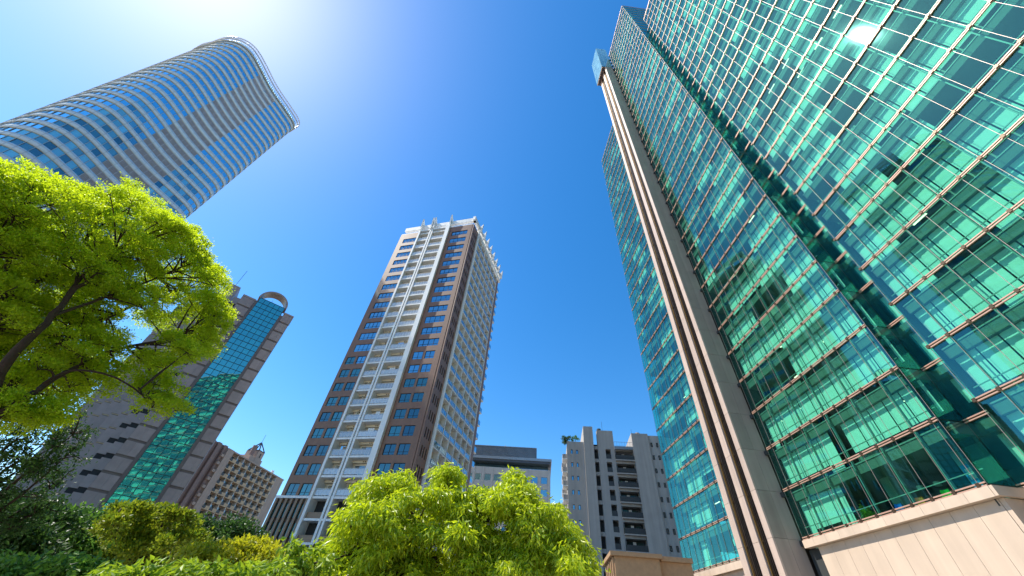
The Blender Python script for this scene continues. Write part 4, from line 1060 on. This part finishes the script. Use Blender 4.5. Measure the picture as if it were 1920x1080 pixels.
# --- sapling shoot
def spray_tree(name, label, spots_, r, rr, lm, base_px, sub=10, per=14, subr=.12, leaf_len=.10, leaf_w=.02, droop=.6, tr=.03, up=.4, ground=None, cat='tree', depth=.5, inner=.4):
    b = at(*base_px, r); foot = b.copy(); foot[2] = 0
    lim_ = [([foot, (foot + b) / 2 + [.03, 0, 0], b], tr, tr * .6)]
    lb = []
    for sp in spots_:
        c = at(sp[0], sp[1], r + rng.uniform(-depth, depth)); lb.append((c, rr * rng.uniform(.75, 1.25)))
    for sp in spots_[::2]:
        c = at(sp[0], sp[1], r); lim_.append(([b, (b + c) / 2 + [0, 0, .05], c], tr * .55, .006))
    return build_tree(name, label, foot, lim_, lb, None, lm, cat, sub=sub, per=per, subr=subr, leaf_len=leaf_len, leaf_w=leaf_w, droop=droop, upbias=up, inner=inner, twig=.005)
spray_tree('sapling', 'thin sapling with fresh light green leaves beside the drooping tree', [(555, 1030), (545, 1025), (560, 1045), (572, 1045), (585, 1030), (580, 1060), (560, 1065), (600, 1055), (615, 1050), (545, 1070), (600, 1075), (570, 1080)], 6.2, .07, L_fresh, (568, 1085), sub=5, per=7, subr=.10, leaf_len=.12, leaf_w=.024, droop=.8, tr=.014, depth=.15)
# --- shrubs and trees at lower left
def blob(poly, n, spread=1.0):
    xs = [p[0] for p in poly]; ys = [p[1] for p in poly]; out = []
    while len(out) < n:
        x, y = rng.uniform(min(xs), max(xs)), rng.uniform(min(ys), max(ys))
        if in_poly(x, y, poly): out.append((x, y))
    return out
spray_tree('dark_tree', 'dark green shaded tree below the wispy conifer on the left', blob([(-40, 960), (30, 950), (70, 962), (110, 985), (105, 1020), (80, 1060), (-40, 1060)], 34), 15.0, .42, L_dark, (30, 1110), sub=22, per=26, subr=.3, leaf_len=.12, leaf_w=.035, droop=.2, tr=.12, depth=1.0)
spray_tree('round_tree', 'rounded mid-green tree below the granite tower facets', blob([(110, 1005), (150, 978), (180, 985), (185, 1020), (165, 1060), (110, 1060)], 24), 17.0, .42, L_mid, (148, 1105), sub=22, per=26, subr=.28, leaf_len=.11, leaf_w=.032, droop=.2, tr=.12, depth=.8)
spray_tree('tufted_tree', 'tufted olive-yellow tree before the teal glass strip', [(212, 985), (232, 968), (262, 962), (270, 980), (308, 962), (322, 970), (336, 990), (352, 985), (300, 990), (245, 995), (215, 1010), (280, 1005), (330, 1015), (355, 1020), (365, 1040), (310, 1025), (260, 1020), (225, 1035), (285, 1045), (335, 1050), (250, 1055), (205, 1055), (300, 1065), (250, 958), (292, 968), (345, 975), (368, 1012), (372, 1030), (222, 960), (198, 1000), (240, 1040)], 13.0, .19, L_yel, (280, 1105), sub=16, per=34, subr=.15, leaf_len=.085, leaf_w=.025, droop=-.5, tr=.1, depth=.9, up=.8)
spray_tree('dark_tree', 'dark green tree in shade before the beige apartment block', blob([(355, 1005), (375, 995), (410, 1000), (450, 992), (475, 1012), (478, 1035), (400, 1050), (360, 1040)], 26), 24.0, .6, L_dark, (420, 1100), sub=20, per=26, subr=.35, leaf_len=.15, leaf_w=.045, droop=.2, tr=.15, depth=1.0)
spray_tree('golden_shrub', 'golden yellow-green shrub below the brown apartment tower', blob([(350, 1050), (400, 1028), (440, 1030), (490, 1035), (505, 1055), (530, 1080), (330, 1090)], 40), 9.0, .24, L_gold, (430, 1130), sub=16, per=24, subr=.15, leaf_len=.07, leaf_w=.022, droop=-.2, tr=.05, depth=.5, up=.6, cat='shrub')
spray_tree('leafy_shrub', 'long-leaved light green shrub along the bottom below the tufted tree', [(200 + 14 * i + rng.normal() * 5, 1084 + rng.normal() * 6) for i in range(24)] + [(350 + 13 * i, 1090 + rng.normal() * 8) for i in range(14)], 4.6, .10, L_fresh, (330, 1150), sub=10, per=12, subr=.08, leaf_len=.072, leaf_w=.013, droop=1.0, tr=.02, depth=.4, cat='shrub')
spray_tree('leafy_shrub', 'mid-green broad-leaved shrub at the foot of the dark shaded tree', [(-20 + 13 * i + rng.normal() * 5, 1072 + rng.normal() * 9 + (6 if 4 < i < 9 else 0)) for i in range(16)] + [(x, 1092) for x in range(0, 200, 14)], 6.0, .12, L_mid, (80, 1130), sub=12, per=18, subr=.10, leaf_len=.07, leaf_w=.016, droop=.8, tr=.03, depth=.4, cat='shrub')
# wispy feathery tree
def wispy():
    r0 = 13.0; b = at(-70, 1040, r0); foot = b.copy(); foot[2] = 0
    lim_ = [([foot, b, at(-60, 900, r0), at(-30, 780, r0)], .13, .03)]
    fr = [((-40, 960), (60, 880), (175, 782)), ((-40, 985), (70, 915), (165, 815)), ((-60, 900), (20, 830), (95, 775)), ((-60, 930), (40, 860), (130, 800)), ((-30, 1000), (60, 950), (140, 880)), ((-60, 860), (0, 810), (60, 770)), ((-20, 1010), (50, 975), (110, 930)), ((-60, 940), (20, 900), (80, 840))]
    lb = []
    for a, m_, c in fr:
        P = bez(at(*a, r0), at(*m_, r0 + rng.uniform(-.5, .5)), at(*c, r0 + rng.uniform(-.8, .8)), 12)
        lim_.append((P[::3], .035, .008))
        for i, q in enumerate(P[2:]):
            for _ in range(2): lb.append((q + rng.normal(size=3) * np.array([.16, .16, .12]) + [0, 0, -.05], rng.uniform(.08, .14)))
    build_tree('wispy_tree', 'wispy dark green tree with feathery sprays against the pale sky', foot, lim_, lb, None, L_dark, sub=5, per=9, subr=.12, leaf_len=.075, leaf_w=.018, droop=.5, upbias=.1, twig=.005)
wispy()
# roof plants on the grey block
def roof_plant(name, label, s, o, z, rad, n, lm):
    c = F5.P(s, o, z)
    lim_ = [([c, c + [0, 0, rad * .8], c + [.05, 0, rad * 1.4]], .06, .02)]
    lb = [(c + np.array([rng.normal() * rad * .45, rng.normal() * rad * .45, rad * (.9 + rng.uniform(-.3, .7))]), rad * .42) for _ in range(n)]
    build_tree(name, label, c, lim_, lb, None, lm, 'shrub', sub=14, per=14, subr=.3, leaf_len=.18, leaf_w=.06, droop=.2, upbias=.3)
roof_plant('roof_shrub', 'dense dark shrub on the roof corner of the grey block', -4.7, -1.0, 30.0 * GK, 1.25, 11, L_dark)
roof_plant('roof_shrub', 'airy thin shrub on the grey block roof beside the taller slab', -2.0, -.9, 30.6 * GK, .95, 4, L_mid)
# potted plant in the office
p = G.P(31.0, -1.6, FLR)
t = thing('potted_plant', 'leafy potted plant behind the lowest office glass near the drawn blinds', 'plant', p)
v, f = cyl((p[0], p[1], p[2]), .16, .21, .35, 14); mesh_part('pot', t, v, f, M['white'])
q = p + np.array([0, 0, .9]) + rng.normal(size=(420, 3)) * np.array([.2, .2, .3])
v, f = leaf_cloud(q, None, .16, .045, sph(420)); mesh_part('foliage', t, v, f, L_fresh)
